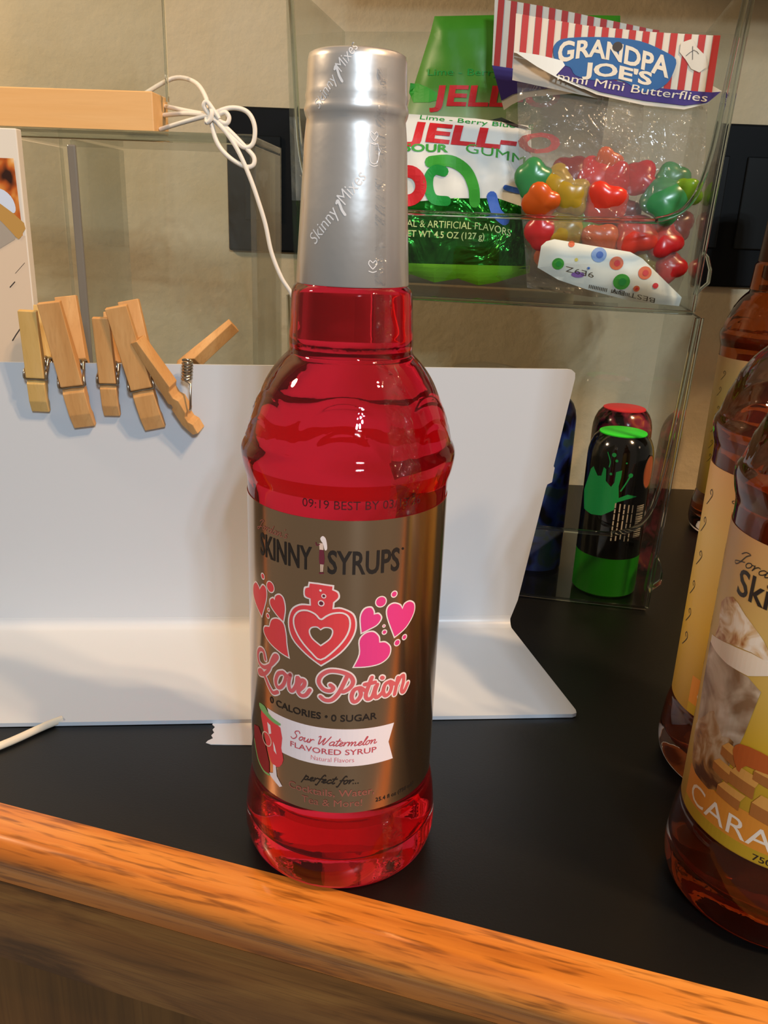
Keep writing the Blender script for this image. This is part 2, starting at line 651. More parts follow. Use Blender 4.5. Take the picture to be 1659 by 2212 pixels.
# monoline script alphabet (x-height 1): advance, strokes
SCRIPT = {
 'a': (1.0, [[(.8, .9), (.45, 1), (.12, .6), (.18, .08), (.5, .1), (.75, .5), (.82, .95), (.75, .3), (.85, 0), (1.05, .2)]]),
 'c': (.8, [[(.7, .8), (.5, 1), (.2, .7), (.12, .25), (.35, 0), (.65, .1), (.85, .3)]]),
 'd': (1.0, [[(.7, .85), (.4, .95), (.1, .5), (.2, .05), (.5, .15), (.75, .7), (.95, 2.0), (.75, .6), (.8, 0), (1.05, .2)]]),
 'e': (.75, [[(0, .2), (.4, .5), (.6, .8), (.45, 1), (.2, .75), (.15, .3), (.35, 0), (.6, .1), (.8, .3)]]),
 'f': (.7, [[(.95, 1.9), (.75, 2.1), (.5, 1.5), (.3, .2), (.1, -.8), (-.1, -.7)], [(.1, .85), (.75, .95)]]),
 'l': (.5, [[(0, .2), (.4, 1.2), (.55, 1.9), (.4, 2.0), (.25, 1.2), (.2, .3), (.35, 0), (.6, .2)]]),
 'm': (1.6, [[(.1, 1), (.15, .5), (.1, 0), (.3, .7), (.55, 1), (.65, .7), (.6, 0), (.8, .7), (1.1, 1), (1.2, .7), (1.15, .2), (1.3, 0), (1.6, .25)]]),
 'n': (1.1, [[(.1, 1), (.15, .5), (.1, 0), (.3, .7), (.6, 1), (.72, .7), (.68, .2), (.85, 0), (1.1, .25)]]),
 'o': (.9, [[(.5, 1), (.2, .8), (.12, .3), (.35, 0), (.65, .3), (.7, .8), (.5, 1), (.65, .85), (.95, .9)]]),
 'p': (.95, [[(.2, 1.2), (.1, .3), (-.1, -.9)], [(.1, .5), (.4, 1), (.7, .8), (.6, .2), (.3, 0), (.1, .2)], [(.5, .05), (.95, .2)]]),
 'r': (.7, [[(.1, 1), (.15, .5), (.1, 0), (.25, .65), (.5, 1), (.7, .9)]]),
 's': (.7, [[(.55, .9), (.3, 1), (.2, .7), (.5, .4), (.45, .05), (.1, .05)]]),
 't': (.6, [[(.45, 1.8), (.25, .6), (.2, .1), (.4, 0), (.6, .2)], [(0, 1.2), (.75, 1.3)]]),
 'u': (1.0, [[(.12, 1), (.1, .3), (.3, 0), (.6, .3), (.75, 1), (.7, .2), (.85, 0), (1.05, .25)]]),
 'S': (1.4, [[(1.3, 1.7), (1.0, 2.2), (.5, 2.0), (.45, 1.5), (.9, 1.0), (.85, .3), (.4, -.1), (0, .2)]]),
 'W': (2.0, [[(0, 1.9), (.3, 2.1), (.3, .8), (.4, 0), (.8, 1.0), (1.1, 1.8), (1.0, .6), (1.15, 0), (1.6, 1.2), (1.9, 2.2)]]),
 'J': (1.3, [[(.3, 1.6), (.7, 2.2), (1.3, 2.2), (.95, 1.6), (.6, .2), (.2, -.5), (-.1, -.1), (.5, .3), (1.1, .6)]]),
 "'": (.3, [[(.2, 2.0), (.15, 1.7)]]),
 '.': (.4, [[(.1, .05), (.15, .05)]]),
 ' ': (.6, []),
}
def script(fl, body, x0, x1, y0, xh, w, slant=.25):
    adv = 0
    strokes = []
    for ch in body:
        a, st = SCRIPT[ch]
        for s_ in st:
            strokes.append([(adv + p[0] + slant * p[1], p[1]) for p in s_])
        adv += a
    k = (x1 - x0) / adv
    for s_ in strokes:
        fl.ribbon([(x0 + p[0] * k, y0 + p[1] * xh) for p in s_], w, 3)
    return fl

def cyl_map(R, rfun=None):
    def f(s, z, off):
        r = (rfun(z) if rfun else R) + off
        a = s / R
        return Vector((r * math.sin(a), -r * math.cos(a), z)) * .001
    return f

# ------------------------------------------------------------------ the room: wall, counter, oak edge
YW = .53
struct(link_mesh('wall_back', box((-1.4, YW, -.1), (1.4, YW + .1, 1.6)), 'plaster'))
TH = math.atan2(-.2723, .9622)
EDGE = Vector((-.1538, .0065, 0))
D = Vector((math.cos(TH), math.sin(TH), 0))
p0, p1 = EDGE - D * 1.3, EDGE + D * 1.3
cnt = prism([(p0.x, p0.y), (p1.x, p1.y), (p1.x, YW), (p0.x, YW)], -.04, 0, (0, 1, 2))
o = struct(link_mesh('floor', cnt, 'black_laminate'))
o.name = 'counter_top'
o['label'] = 'black laminate counter top with an angled front edge'

def rail_obj(name, loop, mat, bev=0):
    bm = prism(loop, -1.2, 1.2, (1, 2, 0), bev)
    o = link_mesh(name, bm, mat, None, None, 40)
    o.location = EDGE
    o.rotation_euler = (0, 0, TH)
    return struct(o)
arc = [(-.0135 - .0085 * math.sin(a), -.0085 + .0085 * math.cos(a)) for a in [i * PI / 16 for i in range(0, 13)]]
rail_obj('trim_1', [(0, -.025), (0, 0.0003)] + [(y, z + .0003) for y, z in arc] + [(-.0174, -.0185), (-.0174, -.025)], 'oak_rail')['label'] = 'glossy orange oak nosing along the counter edge'
rail_obj('trim_2', [(0, -.0255), (-.0172, -.0255), (-.0172, -.071), (-.0155, -.0735), (0, -.0735)], 'oak_fascia_shaded')['label'] = 'oak fascia board under the counter nosing, its brown darkened as shade'
rail_obj('wall_front', [(.01, -.074), (-.0125, -.074), (-.0125, -.45), (.01, -.45)], 'oak_panel')['label'] = 'oak panel of the counter front below the fascia'

# unseen block added above the frame to shade the wall behind the bins
struct(link_mesh('added_shade_block', box((.03, .19, .515), (1.3, YW - .0005, 1.2), .002), 'oak_panel'))['label'] = 'unseen oak block added to shade the wall behind the clear bins'

# outlet covers on the wall
def outlet(x0, x1, z0, z1, inserts, label, grp):
    t = thing('outlet_cover', label, 'outlet cover', (x0, YW, z0), 0, grp)
    sh = (-x0, -YW, -z0)
    link_mesh('plate', box((x0, YW - .006, z0), (x1, YW, z1), .002), 'black_plastic', t, sh)
    for a, b, c, d in inserts:
        link_mesh('insert', box((a, YW - .009, c), (b, YW - .0055, d), .001), 'black_gloss', t, sh)
    return t, sh
t, sh = outlet(-.1425, -.0615, .2210, .3455, [(-.126, -.0925, .2489, .3217)], 'black outlet cover behind the tied white cord', None)
fl = Flat().poly([(-113, 290), (-108, 293), (-104, 290), (-105, 284), (-107.5, 283), (-107.5, 278), (-109.5, 278), (-110, 283), (-113, 285)])  # grey T mark painted as a reflection on the insert face
fl.finish('reflection_mark', 'dull_grey', t, lambda u, v, o_: Vector((u * .001, YW - .0092, v * .001)), 0, None, sh)
outlet(.300, .445, .2050, .3470, [(.2925 + .0145, .3155, .2400, .3200), (.332, .365, .2400, .3200), (.381, .414, .2400, .3200)], 'wide black switch cover on the wall at the right', None)

# ------------------------------------------------------------------ syrup bottles
BODY = [(0, 2.5), (20, 2.0), (31, .8), (34.8, 0), (37.2, .9), (39.4, 4.0), (40.7, 9.5), (40.7, 16), (39.6, 27), (38.2, 33.5), (37.6, 37), (37.6, 60), (37.6, 100), (37.6, 140), (37.6, 160), (37.9, 164), (39.1, 168.5), (39.8, 173.3), (39.3, 176.2), (38.0, 178.6)]
DOME = [(38.0, 178.6), (36.9, 182.5), (35.7, 186.4), (34.3, 190.5), (32.6, 194.8), (30.6, 199), (28.0, 203.1), (25.2, 206.5), (22.9, 208.8), (22.1, 210.6), (22.3, 213.5), (21.9, 220), (21.4, 228.5), (20.9, 231.4), (19.4, 233.0)]
NECK = [(19.4, 233), (18.0, 258), (16.4, 283), (15.4, 300), (0, 301)]
CAPS = [(0, 304.6), (14.6, 304.6), (15.7, 304.0), (16.1, 302.2), (16.35, 297), (16.5, 293.5), (16.9, 291.8), (16.6, 290.2), (17.1, 288.6), (17.25, 287.6), (16.9, 286.2), (16.4, 285.0), (16.7, 282.5), (17.1, 279), (18.3, 258), (19.75, 233.6), (19.55, 233.2)]
def rcap(z):
    for (r0, z0), (r1, z1) in zip(CAPS[1:], CAPS[2:]):
        if z1 <= z <= z0:
            return r0 + (r1 - r0) * (z0 - z) / max(z0 - z1, 1e-6)
    return 16
PETALS = [(a, z, r) for a in range(0, 360, 60) for z, r in ((178, 19), (176, 12))]
def dome_relief(a, z):
    zz = z * 1000
    if zz < 179 or zz > 205:
        return 0
    out = 0
    for ca, cz, cr in PETALS:
        da = (math.degrees(a) - ca + 180) % 360 - 180
        d = math.hypot(da * PI / 180 * 35, zz - cz) - cr
        out = max(out, math.exp(-(d / .8) ** 2))
    return .00035 * out

def bottle(loc, label, liquid, grp, detail=True):
    t = thing('syrup_bottle', label, 'bottle', loc, 0, grp)
    dome = smooth_prof(DOME, 5 if detail else 2)
    body = smooth_prof(BODY[:12], 3)[:-1] + BODY[12:15] + smooth_prof(BODY[14:], 4)[1:-1]
    prof = body + dome + NECK[1:]
    bm = lathe([(r * .001, z * .001) for r, z in prof], 160 if detail else 72, dome_relief if detail else None)
    link_mesh('bottle_body', bm, 'bottle_plastic', t, None, 60)
    inn = [(0, 19.0), (14, 18), (24, 15.2), (31, 13.6), (35.6, 15.4), (37.6, 19.5), (37.6, 27), (36.6, 34), (36.2, 40), (36.2, 160), (36.6, 165), (37.8, 170), (38.3, 173.4), (37.6, 177)]
    ind = [(r - 1.5, z - .5) for r, z in DOME[1:]]
    inner = smooth_prof(inn, 3) + smooth_prof(ind, 3)
    inner += [(17.5, 240), (0, 240)]
    bm = lathe([(r * .001, z * .001) for r, z in inner], 96)
    link_mesh('syrup', bm, liquid, t, None, 60)
    return t

mainb = bottle((0, 0, 0), 'tall bottle of red syrup with a silver capped neck and metallic heart label', 'red_syrup', None)
cap = link_mesh('capsule', lathe([(r * .001, z * .001) for r, z in CAPS], 96), 'silver_capsule', mainb, None, 50)
mp = cyl_map(17.5, rcap)
def cap_print(x, y, ln, h):
    ang = math.atan2(19.6, 15.0)
    fl = Flat()
    fl.text('Skinny', x, x + ln * .50, y, h, -.005, .1, None, ang)
    fl.text('Mixes', x + ln * .62 * math.cos(ang), x + ln * .62 * math.cos(ang) + ln * .42, y + ln * .62 * math.sin(ang), h, -.005, .1, None, ang)
    a = x + ln * .52 * math.cos(ang); b = y + ln * .52 * math.sin(ang)
    fl.ribbon([(a - 1.2, b + 2.6), (a - .8, b + 3.4), (a - .1, b + 2.2), (a + .6, b + .6), (a + 1.6, b - .8)], .8)
    fl.finish('capsule_lettering', 'cap_print', cap, mp, .12, 1.2)
cap_print(-11.6, 246.0, 25.5, 4.0)
cap_print(-12.4, 286.6, 21, 3.4)
for zc in (271.5, 232.8):
    fl = Flat()
    q = lambda pts: [(6.8 + a, zc + b) for a, b in pts]
    if zc > 250:
        fl.ribbon(q([(-1.3, 5.6), (-1.6, 2.0), (-.9, 0), (.9, 0), (1.6, 2.0), (1.3, 5.6), (-1.3, 5.6)]), .25, 2)
        fl.ribbon(q([(-1.3, -.6), (0, -1), (1.3, -.6)]), .25, 2)
        fl.ribbon(q([(1.5, 4.6), (2.2, 3.6), (1.5, 2.6)]), .25, 2)
    fl.ribbon(q([(0, 6.4), (-1.3, 8), (-.9, 9.2), (0, 8.4), (.9, 9.2), (1.3, 8), (0, 6.4)]), .25, 2)
    fl.ribbon(q([(-1.2, 5.8), (0, 5.4), (1.2, 5.8)]), .25, 2)
    fl.finish('capsule_emblem', 'cap_print', cap, mp, .1, 1.2)
# clear shrink-film tab standing off the neck at the left
pts = []
bm = bmesh.new()
rows = []
for i in range(13):
    z = 258 + 27 * i / 12
    w = 1.8 * math.sin(PI * i / 12) + .05
    r = rcap(z)
    rows.append([bm.verts.new(((-(r - .2)) * .001, 0, z * .001)), bm.verts.new((-(r + w) * .001, -.0004, z * .001))])
for A, Bv in zip(rows, rows[1:]):
    bm.faces.new((A[0], A[1], Bv[1], Bv[0]))
link_mesh('shrink_film_tab', bm, 'shrink_film', mainb)

# wrinkled seam of the clear shrink film running down the bottle
def seam(zs, rf, s0, w, parent):
    bm = bmesh.new()
    rows = []
    for z in zs:
        r = rf(z) + .35
        row = []
        for k in range(7):
            a = (s0 + (k - 3) * w / 6) / 30
            rr = r + .10 * math.sin(z * 2.9 + k * 2.3) + .08 * math.sin(z * 1.3 - k * 1.7)
            row.append(bm.verts.new((rr * .001 * math.sin(a), -rr * .001 * math.cos(a), z * .001)))
        rows.append(row)
    for A, Bv in zip(rows, rows[1:]):
        for k in range(6):
            bm.faces.new((A[k], A[k + 1], Bv[k + 1], Bv[k]))
    return link_mesh('film_seam', bm, 'shrink_film', parent, None, 180)
FULL = BODY + DOME[1:]
def rbody(z):
    for (r0, z0), (r1, z1) in zip(FULL[3:], FULL[4:]):
        if z0 <= z <= z1:
            return r0 + (r1 - r0) * (z - z0) / max(z1 - z0, 1e-6)
    return 20
seam([4 + .8 * i for i in range(42)], rbody, 18, 7, mainb)
seam([159 + .7 * i for i in range(104)], rbody, 17, 9, mainb)
seam([234 + 1.0 * i for i in range(66)], rcap, 16, 6, mainb)

# label of the red bottle
def label_sheet(parent, mat, z0, z1, R=37.75, n=96, a0=-172, a1=172):
    bm = bmesh.new()
    rows = []
    for r in (R, R + .12):
        for z in (z0, z1):
            rows.append([bm.verts.new((r * .001 * math.sin(a), -r * .001 * math.cos(a), z * .001)) for a in
                         [math.radians(a0 + (a1 - a0) * i / n) for i in range(n + 1)]])
    A, Bv, C, Dd = rows
    for i in range(n):
        bm.faces.new((A[i], A[i + 1], Bv[i + 1], Bv[i]))
        bm.faces.new((C[i], Dd[i], Dd[i + 1], C[i + 1]))
        bm.faces.new((Bv[i], Bv[i + 1], Dd[i + 1], Dd[i]))
        bm.faces.new((A[i], C[i], C[i + 1], A[i + 1]))
    bmesh.ops.recalc_face_normals(bm, faces=bm.faces)
    o = link_mesh('label', bm, mat, parent, None, 40)
    o.data.materials.append(MATS['label_back'])      # the paper side that faces the bottle
    for p in o.data.polygons:
        if p.normal.xy.dot(p.center.xy) < -1e-6:
            p.material_index = 1
    return o
lab = label_sheet(mainb, 'gold_label', 38.2, 158.2, a0=-105, a1=168)
LM = cyl_map(37.9)
def lp(fl, name, mat, off=.1):
    return fl.finish(name, mat, lab, LM, off, 2.0)
lp(Flat().text('SKINNY', -34.4, -10.2, 139.2, 8.2, .02), 'brand_lettering', 'ink_black')
lp(Flat().text('SYRUPS', -4.6, 21.4, 138.7, 8.2, .02).disc(22.6, 146.4, .45), 'brand_lettering', 'ink_black')
lp(script(Flat(), "Jordan's", -36, -20, 149, 1.6, .28), 'script_line', 'ink_brown')
# little standing woman emblem between the two words
lp(Flat().poly([(-7.2, 151.4), (-6.4, 152.3), (-5.4, 151.6), (-4.9, 149.6), (-4.8, 147.6), (-5.6, 147.2), (-6.2, 149.4), (-6.9, 150.4)], smooth=3), 'emblem_hair', 'ink_white', .12)
lp(Flat().quad((-7.6, 149.6), (-6.2, 149.6), (-6.0, 146.6), (-7.4, 146.6)).quad((-7.1, 142), (-6.6, 142), (-6.7, 138.9), (-7.0, 138.9)).quad((-6.4, 142), (-6.0, 142), (-6.2, 139), (-6.5, 139)), 'emblem_figure', 'ink_skin', .1)
lp(Flat().poly([(-7.5, 147.2), (-6.0, 147.2), (-5.6, 144), (-5.8, 141.8), (-7.4, 141.8), (-7.6, 144)]).disc(-7.1, 138.4, .5, .3).disc(-6.3, 138.5, .5, .3).ribbon([(-7.4, 149.2), (-8.4, 148.6), (-8.8, 149.6)], .35), 'emblem_dress', 'ink_wine', .13)
H_R = [[(20.8, 112.4), (17.6, 120.8), (17.5, 124.6), (19.6, 125.8), (22.3, 124.7), (23.6, 122.7), (24.7, 124.6), (26.9, 124.9), (29.1, 123.1), (29.0, 119.6), (25.6, 115.1)],
       [(8.0, 116.0), (7.5, 122.0), (8.8, 125.1), (11.0, 125.5), (12.0, 124.0), (12.1, 122.7), (13.9, 122.7), (14.9, 121.0), (13.5, 118.7), (10.5, 117.2)],
       [(5.6, 102.3), (7.6, 107.3), (7.4, 112.8), (9.3, 115.4), (12.1, 115.8), (14.2, 113.7), (14.6, 111.2), (17.0, 110.8), (19.0, 108.4), (18.6, 105.1), (15.7, 102.9), (11.0, 102.2)]]
H_L = [[(-34.0, 114.2), (-38.1, 117.0), (-41.0, 120.2), (-40.9, 123.7), (-38.4, 126.1), (-36.1, 125.4), (-35.4, 124.3), (-33.0, 127.1), (-31.0, 126.5), (-30.7, 123.3), (-31.8, 119.6), (-33.2, 116.2)],
       [(-21.8, 116.6), (-24.8, 118.2), (-28.0, 120.7), (-28.4, 122.8), (-26.9, 124.1), (-25.9, 123.6), (-25.4, 125.4), (-23.5, 126.5), (-21.8, 125.5), (-21.0, 121.6)],
       [(-19.4, 102.7), (-23.5, 103.6), (-29.0, 105.5), (-32.3, 108.1), (-32.0, 110.5), (-29.0, 111.7), (-27.6, 115.1), (-24.5, 116.6), (-21.8, 115.6), (-20.7, 111.8), (-20.3, 107.5)]]
for hs, mt, notch in ((H_R, 'ink_pink', (5, 5, 6)), (H_L, 'ink_coral', (6, 5, 5))):
    for h, nn in zip(hs, notch):
        lp(Flat().poly(round_loop(grow(h, .5), (0, nn))), 'heart_outline', 'ink_white', .08)
        lp(Flat().poly(round_loop(h, (0, nn))), 'heart_print', mt, .14)
for x, z, r, mt in ((14.7, 127.4, 1.9, 'ink_pink'), (19.8, 129.5, 1.05, 'ink_pink'), (16.5, 115.1, .75, 'ink_pink'), (22.0, 109.6, 1.1, 'ink_pink'), (25.2, 111.0, .9, 'ink_pink'), (16.2, 117.6, .35, 'ink_pink'),
                    (-28.3, 128.1, 2.0, 'ink_coral'), (-32.9, 130.7, 1.0, 'ink_coral'), (-29.4, 118.6, .5, 'ink_coral'), (-29.9, 115.9, .8, 'ink_coral')):
    lp(Flat().ring(x, z, r + .35, .4), 'bubble_outline', 'ink_white', .1)
    lp(Flat().disc(x, z, r), 'bubble_print', mt, .08)
VIAL = [(-10.8, 134.0), (-7.8, 134.1), (-2.7, 133.8), (-2.8, 132.4), (-1.0, 131.5), (-0.7, 129.7), (-2.4, 127.8), (-2.6, 125.1), (0.6, 125.3), (4.5, 123.2), (5.6, 118.9), (4.4, 114.0), (0.4, 108.2), (-6.4, 102.5), (-12.2, 106.3), (-17.5, 111.1), (-19.1, 116.7), (-17.8, 122.0), (-14.5, 124.8), (-10.3, 125.5), (-10.5, 128.3), (-12.5, 129.0), (-12.5, 131.7), (-11.1, 132.4)]
HLINE = [(-6.7, 120.7), (-8.7, 122.5), (-11.8, 123.4), (-15.0, 122.4), (-17.0, 119.5), (-16.8, 115.7), (-14.4, 111.4), (-10.1, 107.0), (-6.5, 104.6), (-1.6, 108.9), (2.2, 114.0), (3.7, 118.4), (3.3, 122.1), (1.1, 123.8), (-2.3, 123.5), (-4.7, 122.2)]
HIN = [(-6.6, 110.6), (-9.6, 112.9), (-10.6, 115.2), (-9.9, 116.7), (-8.1, 117.2), (-6.7, 116.3), (-5.1, 117.4), (-3.2, 117.3), (-2.6, 116.0), (-3.6, 113.4)]
VS, HS = (0, 1, 2, 3, 6, 7, 13, 19, 20, 23), (0, 5)
lp(Flat().poly([round_loop(grow(VIAL, .6), VS), round_loop(HIN, HS)[::-1]]), 'vial_outline', 'ink_white', .08)
lp(Flat().poly([round_loop(VIAL, VS), round_loop(grow(HIN, .5), HS)[::-1]]), 'vial_print', 'ink_coral', .14)
lp(Flat().ribbon(HLINE, .65, 3, True), 'vial_heart_line', 'ink_white', .2)
lp(Flat().ring(-6.6, 127.0, 1.2, .4).ring(-5.7, 129.9, .9, .35).disc(-6.9, 131.9, .45), 'vial_bubbles', 'ink_white', .2)
lp(Flat().disc(-6.6, 127.0, .75).disc(-5.7, 129.9, .5), 'vial_bubble_holes', 'ink_wine', .2)
LOVE = [[(-31.8, 97.1), (-33.1, 100.0), (-36.0, 99.3), (-37.5, 96.5), (-36.4, 93.5), (-32.8, 93.2), (-28.8, 95.8), (-25.3, 99.8), (-24.8, 101.3), (-26.2, 100.8), (-27.8, 98.0), (-29.6, 93.7), (-32.8, 90.2), (-36.3, 88.8), (-36.8, 89.7), (-34.3, 91.0), (-31.9, 89.2), (-29.7, 86.6), (-27.3, 84.7), (-24.7, 86.1)], [(-21.9, 95.5), (-24.3, 94.1), (-25.7, 90.7), (-25.0, 88.3), (-23.3, 88.6), (-21.6, 90.8), (-20.7, 94.0), (-21.9, 95.5), (-19.8, 94.6), (-18.6, 95.6)], [(-18.6, 95.6), (-19.3, 91.9), (-18.7, 89.1), (-17.3, 89.6), (-15.9, 92.4), (-15.5, 95.4), (-14.5, 94.5)], [(-14.9, 90.1), (-12.9, 92.6), (-12.6, 94.5), (-13.7, 94.7), (-14.9, 92.7), (-15.2, 89.7), (-14.0, 88.3), (-12.1, 88.9), (-10.5, 91.4)]]
POTION = [[(-2.8, 94.6), (-1.7, 93.5), (-2.8, 92.2), (-5.3, 92.6), (-7.1, 95.2), (-6.3, 98.1), (-3.4, 100.3), (0.6, 100.3), (4.1, 98.8), (5.4, 96.2), (4.3, 93.7), (2.0, 92.1), (0.8, 92.7)], [(3.3, 98.8), (2.1, 95.7), (0.2, 91.4), (-2.2, 88.5), (-4.7, 88.1), (-6.4, 89.3)], [(7.9, 93.5), (5.9, 92.8), (5.0, 90.2), (5.6, 87.9), (7.1, 88.2), (8.4, 90.6), (7.9, 93.5), (9.7, 92.3)], [(12.3, 97.3), (11.0, 93.4), (10.2, 90.1), (11.0, 88.4), (12.7, 89.2), (13.9, 93.3)], [(9.7, 94.7), (13.6, 95.1)], [(14.5, 94.0), (13.6, 90.8), (14.3, 88.6), (16.2, 89.7), (17.0, 90.9)], [(16.2, 96.6), (16.6, 96.3)], [(19.5, 94.1), (17.7, 93.4), (17.0, 90.6), (17.9, 88.6), (19.6, 89.3), (20.4, 91.8), (19.5, 94.1), (21.5, 92.7)], [(23.0, 94.8), (22.5, 91.5), (21.9, 88.1)], [(22.5, 91.5), (24.2, 94.5), (25.6, 94.8), (25.8, 92.5), (25.0, 89.0), (26.2, 87.8), (28.0, 90.8)]]
for nm, st in (('love_lettering', LOVE), ('potion_lettering', POTION)):
    a, b = Flat(), Flat()
    for s_ in st:
        a.ribbon(s_, 2.7)
        b.ribbon(s_, 1.55)
    lp(a, nm + '_outline', 'ink_white', .09)
    lp(b, nm, 'ink_rose', .17)
lp(Flat().text('0 CALORIES', -29.2, -6.2, 79.7, 2.7, .015).disc(-4.2, 81, .55).text('0 SUGAR', -2.4, 14.9, 79.3, 2.7, .015), 'calorie_lettering', 'ink_black')
RIB = [(-31, 76.3), (-15, 76.2), (3, 76.0), (22.3, 75.6), (20.2, 67.8), (22.5, 59.6), (3.4, 59.6), (-15, 59.9), (-23, 60.2), (-27, 66)]
lp(Flat().poly(RIB), 'ribbon_print', 'ink_pale', .07)
lp(script(Flat(), 'Sour Watermelon', -18.4, 15, 68.7, 1.75, .42), 'script_line', 'ink_red_text', .15)
lp(Flat().text('FLAVORED SYRUP', -18.6, 15.2, 64.8, 2.3, .012), 'flavour_lettering', 'ink_red_text', .15)
lp(Flat().text('Natural Flavors', -9.8, 6.6, 61.5, 2.0, -.01), 'small_lettering', 'ink_rose', .15)
lp(script(Flat(), 'perfect for...', -13, 9, 51.6, 1.7, .45), 'script_line', 'ink_black')
lp(Flat().text('Cocktails, Water,', -19.4, 15, 45.9, 3.0, .008), 'serving_lettering', 'ink_brown')
lp(Flat().text('Tea & More!', -13.6, 10.2, 41.2, 3.0, 0), 'serving_lettering', 'ink_brown')
lp(Flat().text('25.4 fl oz (750 mL)', 15.7, 35, 41.6, 1.7, .01), 'volume_lettering', 'ink_black')
# printed cocktail glass with watermelon at the left of the label
lp(Flat().poly([(-35.5, 73.5), (-23.4, 71.0), (-23.0, 62), (-22, 57), (-24, 53), (-27.5, 52), (-30, 55), (-32, 60), (-34, 66)], smooth=2), 'drink_print', 'ink_coral', .12)
lp(Flat().poly([(-27.5, 52.5), (-26, 52.5), (-25.5, 48), (-22.6, 44.6), (-24, 43.6), (-29, 46), (-30, 47.2), (-27.6, 48.4)]).poly([(-31, 70), (-29, 69.5), (-28.5, 66), (-30, 65)]).poly([(-27.5, 63), (-26.5, 61.5), (-25.5, 58), (-27, 59)]), 'glass_print', 'ink_pale', .16)
lp(Flat().poly([(-37, 75.5), (-33, 76.2), (-31, 75), (-28, 73.5), (-23.2, 72.8), (-24.5, 71.5), (-29, 71.8), (-32, 72.5), (-36, 73.2)], smooth=2), 'mint_print', 'ink_green', .16)
lp(Flat().poly([(-43, 62), (-38, 64), (-33, 60), (-30, 52), (-30, 46), (-34, 45.5), (-39, 48), (-43, 54)]), 'melon_print', 'ink_maroon', .18)
lp(Flat().ribbon([(-43, 55), (-39, 48.4), (-34, 45.8), (-30, 46.2)], .9, 3), 'melon_rind', 'ink_green', .2)
lp(Flat().ring(-31.5, 62, 3.2, .5), 'melon_slice_line', 'ink_skin', .2)
body = [c for c in mainb.children if c.name.startswith('bottle_body')][0]
Flat().text('09:19 BEST BY 03/13/26', -13.8, 29.4, 162.2, 3.0, .0).finish('date_stamp', 'ink_stamp', body, cyl_map(37.9), .15, 2.0)

# caramel syrup bottles
def caramel(loc, label, s0, full):
    b = bottle(loc, label, 'amber_syrup', 'caramel syrup bottles')
    link_mesh('capsule', lathe([(r * .001, z * .001) for r, z in CAPS], 72), 'brown_capsule', b, None, 50)
    lb = label_sheet(b, 'caramel_label', 36.6, 156)
    def q(fl, name, mat, off=.1):
        return fl.finish(name, mat, lb, LM, off, 2.0)
    def sh(pts):
        return [(x + s0, z) for x, z in pts]
    q(Flat().poly(sh([(-62, 42.1), (40, 42.1), (40, 56), (-20, 56), (-50, 56), (-62, 56)])), 'orange_band', 'label_orange', .06)
    q(Flat().poly(sh([(-62, 37), (40, 37), (40, 42.1), (-62, 42.1)])), 'olive_band', 'label_olive', .06)
    q(Flat().text('CARAMEL', s0 - 57, s0 + 6, 43.4, 8.3, 0), 'flavour_lettering', 'print_cream', .12)
    q(Flat().text('750 ml', s0 - 25.5, s0 - 13, 37.8, 2.6, .01), 'volume_lettering', 'ink_black', .12)
    q(Flat().text('Skinny', s0 - 53, s0 - 18, 134.2, 9.5, .012), 'brand_lettering', 'ink_black', .12)
    q(script(Flat(), "Jordan's", s0 - 57, s0 - 28, 145, 2.3, .35), 'script_line', 'ink_black', .12)
    fl = Flat()
    for k, (x, z) in enumerate(((-74, 142), (-76, 128), (-74, 112), (-76, 96), (-75, 82), (-74, 70))):
        fl.ribbon(sh([(x - 3, z - 5), (x, z - 2), (x + 2, z + 1), (x + .5, z + 3), (x - 1, z + 1.5), (x + .3, z + .5)]), .4, 3)
    q(fl, 'swirl_print', 'ink_black', .12)
    if full:
        q(Flat().poly(sh([(-67, 107.6), (-50.4, 106.9), (-40.3, 107.2), (-34.5, 104.2), (-37.2, 85.0), (-43.1, 57.3), (-52.3, 54.7), (-60.5, 56), (-63, 65), (-66, 90)])), 'cup_print', 'print_milk', .08)
        q(Flat().poly(sh([(-65, 72), (-58, 80), (-52.6, 85.7), (-46, 79), (-40.5, 80), (-43.1, 57.3), (-52.3, 54.7), (-60.5, 56), (-63, 62)]), smooth=2), 'coffee_print', 'print_coffee', .11)
        q(Flat().poly(sh([(-66, 110.8), (-51.5, 114.5), (-40.7, 116.4), (-33, 116.1), (-33.0, 111.3), (-40.3, 107.6), (-50.4, 106.9), (-66, 107.6)])), 'cup_rim_print', 'print_cream', .13)
        q(Flat().poly(sh([(-60.6, 117), (-62.1, 126.3), (-54.5, 131.8), (-47.2, 129.0), (-39.5, 124.7), (-35.4, 120.8), (-33.4, 116.1), (-40.8, 116.7), (-51.6, 114.8), (-62, 112)]), smooth=2), 'whipped_cream_print', 'print_whip', .15)
        for i, (x, z, w, h) in enumerate(((-45, 72, 7, 6), (-47.5, 64, 8, 5.5), (-39.5, 63.5, 10, 8), (-43.5, 56, 10, 6), (-29.5, 55.5, 9, 9), (-31, 70, 9, 6))):
            q(Flat().quad(*sh([(x, z), (x + w, z - 1.5), (x + w, z + h * .45), (x, z + h * .6)])), 'cube_side_print', 'cube_side', .17 + i * .02)
            q(Flat().quad(*sh([(x, z + h * .6), (x + w, z + h * .45), (x + w + 1.5, z + h), (x + 2.5, z + h * 1.1)])), 'cube_top_print', 'cube_top', .17 + i * .02)
        q(Flat().poly(sh([(-40, 77), (-38, 81), (-30, 82), (-22, 80), (-22, 75), (-34, 74), (-36, 70), (-38, 72)]), smooth=2), 'sauce_print', 'cube_gloss', .3)
    return b
caramel((.178, -.024, 0), 'caramel syrup bottle with a yellow label nearest the oak edge at right', 0, True)
